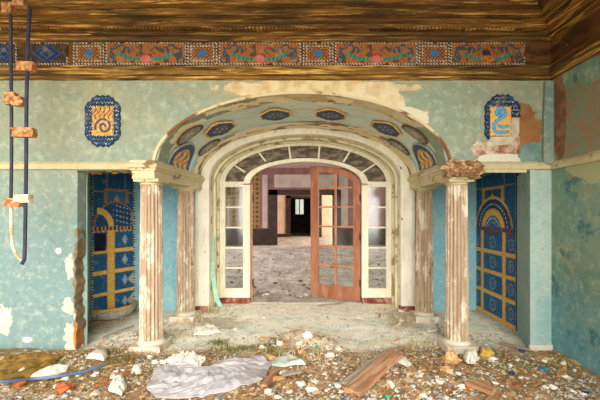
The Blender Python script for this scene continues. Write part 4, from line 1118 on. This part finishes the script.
# uncountable crumbs, flakes, moss and dry grass
PAL = [lin(c) for c in ((224, 188, 138), (210, 168, 116), (190, 146, 98), (230, 206, 166), (236, 226, 204), (240, 236, 224), (160, 120, 82), (126, 94, 66), (216, 170, 114), (196, 190, 168), (168, 178, 168), (148, 138, 82), (110, 146, 160), (196, 124, 80))]
PAL = [(c[0] * .78, c[1] * .77, c[2] * .77, 1) for c in PAL]
WT = [9, 9, 8, 8, 7, 5, 6, 5, 8, 5, 3, 2, 1, 2]
m = MB(); rd = random.Random(21)
def crumb(mb, x, y, s, c):
    z = ground(x, y); M = Matrix.Rotation(rd.uniform(0, 6.28), 3, 'Z') @ Matrix.Rotation(rd.uniform(-.7, .7), 3, 'X')
    fx, fy, fz = rd.uniform(.7, 1.8), rd.uniform(.5, 1), rd.uniform(.15, .7)
    vs = []
    for v in ((-1, -1, -1), (1, -1, -1), (1, 1, -1), (-1, 1, -1), (-.8, -.8, 1), (.8, -.8, 1), (.8, .8, 1), (-.8, .8, 1)):
        q = M @ Vector((v[0] * fx * rd.uniform(.6, 1), v[1] * fy * rd.uniform(.6, 1), v[2] * fz * rd.uniform(.6, 1))) * s
        vs.append((x + q.x, y + q.y, z + q.z + s * fz * .4))
    mb.add(vs, [(3, 2, 1, 0), (4, 5, 6, 7), (0, 1, 5, 4), (1, 2, 6, 5), (2, 3, 7, 6), (3, 0, 4, 7)], c)
cnt = 0
while cnt < 17000:
    y = 2.35 + 1.6 * rd.random() ** 1.3; x = rd.uniform(-2.75, 2.32)
    d = 1.0
    if y > 3.2:
        mid = abs(x + .05) < 1.5 - .3 * hn(x * 2, y * 2)
        d = max(0.06, 1 - (y - 3.2) / .45) if mid else .8
        d = max(d, 1.4 * math.exp(-((x + .12) / .42) ** 2 - ((y - 3.52) / .26) ** 2))
    if y > FY - .03 and (x < -2.25 or x > 2.08): continue
    if rd.random() > d: continue
    s = .0036 + .012 * rd.random() ** 3.2
    q = hn(x * 2.3, y * 3.4, 9) + .35 * hn(x * 8, y * 10, 3)
    wts = WT if -.15 < q < .12 else ([2, 2, 1, 5, 8, 9, 1, 1, 1, 6, 5, 1, 2, 1] if q >= .12 else [5, 8, 10, 2, 1, 1, 9, 7, 7, 1, 0, 5, 0, 3])
    if math.hypot((x + .12) / .42, (y - 3.52) / .26) < 1.1: wts = [4, 5, 8, 3, 3, 4, 9, 9, 4, 5, 4, 5, 2, 2]
    crumb(m, x, y, s, rd.choices(PAL, wts)[0]); cnt += 1
o = obj('rubble', m, 'rubble_mix'); tag(o, 'tan and white crumbled rubble strewn over the porch floor', 'rubble', kind='stuff')
m = MB(); cnt = 0
while cnt < 1500:
    y = rd.uniform(3.5, 5.2); x = rd.uniform(-1.9, 1.75)
    if rd.random() > (.35 + .65 * (abs(x + .05) / 1.7) ** 2): continue
    crumb(m, x, y, .004 + .012 * rd.random() ** 3, rd.choices([PAL[4], PAL[5], PAL[9], PAL[10], PAL[3], PAL[6]], [6, 5, 4, 4, 3, 2])[0]); cnt += 1
o = obj('plaster_crumbs', m, 'rubble_mix'); tag(o, 'pale plaster flakes scattered over the floor inside the arch', 'plaster flakes', kind='stuff')
m = MB(); cnt = 0
while cnt < 1400:
    y = DY + .4 + 6 * rd.random() ** 1.5; x = rd.uniform(-2.5, 2.2)
    z = .01; s = .006 + .03 * rd.random() ** 3; crumb(m, x, y, s, rd.choices([PAL[4], PAL[9], PAL[7], PAL[6], PAL[5]], [5, 4, 4, 3, 2])[0]); cnt += 1
o = obj('hall_debris', m, 'rubble_mix'); tag(o, 'scattered plaster debris over the hall floor', 'debris', kind='stuff')
def tufts(name, label, spots, cols, n, hgt):
    m = MB()
    for (px, py, sx, sy) in spots:
        c = at(px, py)
        for _ in range(n):
            x = c.x + rd.gauss(0, sx); y = c.y + rd.gauss(0, sy); z = ground(x, y); h = hgt * rd.uniform(.4, 1.2); a = rd.uniform(0, 6.28); l = rd.uniform(.2, 1.0) * h
            w = .0035; dx, dy = math.cos(a), math.sin(a)
            m.add([(x - dy * w, y + dx * w, z), (x + dy * w, y - dx * w, z), (x + dx * l * .5 + dy * w * .6, y + dy * l * .5 - dx * w * .6, z + h * .7), (x + dx * l * .5 - dy * w * .6, y + dy * l * .5 + dx * w * .6, z + h * .7), (x + dx * l, y + dy * l, z + h)], [(0, 1, 2, 3), (3, 2, 4)], rd.choice(cols))
    o = obj(name, m, 'rubble_mix'); tag(o, label, 'plants', kind='stuff')
tufts('moss', 'green moss growing over the rubble before the doorway', [(40, 366, .2, .04), (100, 352, .1, .05), (530, 366, .25, .05), (232, 350, .10, .06), (252, 348, .12, .05), (270, 351, .08, .04), (218, 343, .06, .05), (120, 360, .10, .06), (24, 372, .12, .06), (62, 376, .1, .05), (485, 352, .08, .06)], [lin((92, 104, 44)), lin((124, 124, 58)), lin((78, 92, 48)), lin((150, 140, 76))], 260, .025)
tufts('dry_grass', 'tufts of dry grass around the column feet', [(150, 352, .10, .04), (196, 322, .12, .08), (210, 312, .10, .06), (400, 322, .10, .08), (396, 305, .06, .12), (168, 335, .14, .08), (300, 358, .3, .12), (420, 345, .25, .1)], [lin((206, 184, 130)), lin((176, 150, 92)), lin((150, 138, 80)), lin((222, 208, 168))], 170, .045)

# ------------------------------------------------------------------ light : sky through the open porch front, added fill lamps for hall, second room and vestibule
w = bpy.data.worlds.new('World'); SC.world = w; w.use_nodes = True; nt = w.node_tree
bg = nt.nodes['Background']; tc = nt.nodes.new('ShaderNodeTexCoord'); sp = nt.nodes.new('ShaderNodeSeparateXYZ'); cr = nt.nodes.new('ShaderNodeValToRGB')
nt.links.new(tc.outputs['Generated'], sp.inputs[0]); nt.links.new(sp.outputs['Z'], cr.inputs[0])
cr.color_ramp.elements[0].position = 0.0; cr.color_ramp.elements[0].color = (.52, .50, .42, 1)
e = cr.color_ramp.elements.new(.06); e.color = (.60, .60, .52, 1)
e = cr.color_ramp.elements.new(.22); e.color = (1.0, .98, .91, 1)
cr.color_ramp.elements[-1].position = 1.0; cr.color_ramp.elements[-1].color = (.95, .98, .95, 1)
nt.links.new(cr.outputs[0], bg.inputs[0]); bg.inputs[1].default_value = 1.4
def area(name, loc, rot, sx, sy, power, col=(1, 1, 1)):
    l = bpy.data.lights.new(name, 'AREA'); l.shape = 'RECTANGLE'; l.size = sx; l.size_y = sy; l.energy = power; l.color = col
    o = bpy.data.objects.new(name, l); COL.objects.link(o); o.location = loc; o.rotation_euler = rot; return o
for i, (a, b) in enumerate(WL):  # area lamps added outside the side openings to boost the hall's light
    area('hall_window_daylight', (-4.25, (a + b) / 2, 1.65), (0, -PI / 2, 0), 2.1, 1.6, 75, (.94, .97, 1))
    area('hall_window_daylight', (3.85, (a + b) / 2, 1.65), (0, PI / 2, 0), 2.1, 1.6, 60, (.94, .97, 1))
area('room_window_daylight', (4.2, 17.5, 1.9), (0, PI / 2, 0), 1.8, 3.5, 520, (1, .95, .86))  # unseen area lamp added to brighten the room beyond the hall

sun = bpy.data.lights.new('hazy_low_sun', 'SUN'); sun.energy = 5.0; sun.angle = math.radians(58); sun.color = (1, .98, .94)  # broad soft lamp added behind the camera to fill the vestibule
so = bpy.data.objects.new('hazy_low_sun', sun); COL.objects.link(so); so.location = (-2, -8, 3)
so.rotation_euler = Vector((-.10, 1, -.30)).to_track_quat('-Z', 'Y').to_euler()

# ------------------------------------------------------------------ camera
cam = bpy.data.cameras.new('Camera'); co = bpy.data.objects.new('Camera', cam); COL.objects.link(co)
co.location = (0, 0, EYE); co.rotation_euler = (PI / 2, 0, 0)
cam.sensor_width = 36.0; cam.lens = 36.0 * F / 600.0; cam.shift_x = -13 / 600.0; cam.shift_y = 13 / 600.0; cam.clip_start = .05
SC.camera = co
SC.view_settings.view_transform = 'Standard'; SC.view_settings.look = 'None'; SC.view_settings.gamma = 1.0; SC.view_settings.exposure = 0.28
SC.view_settings.use_curve_mapping = False
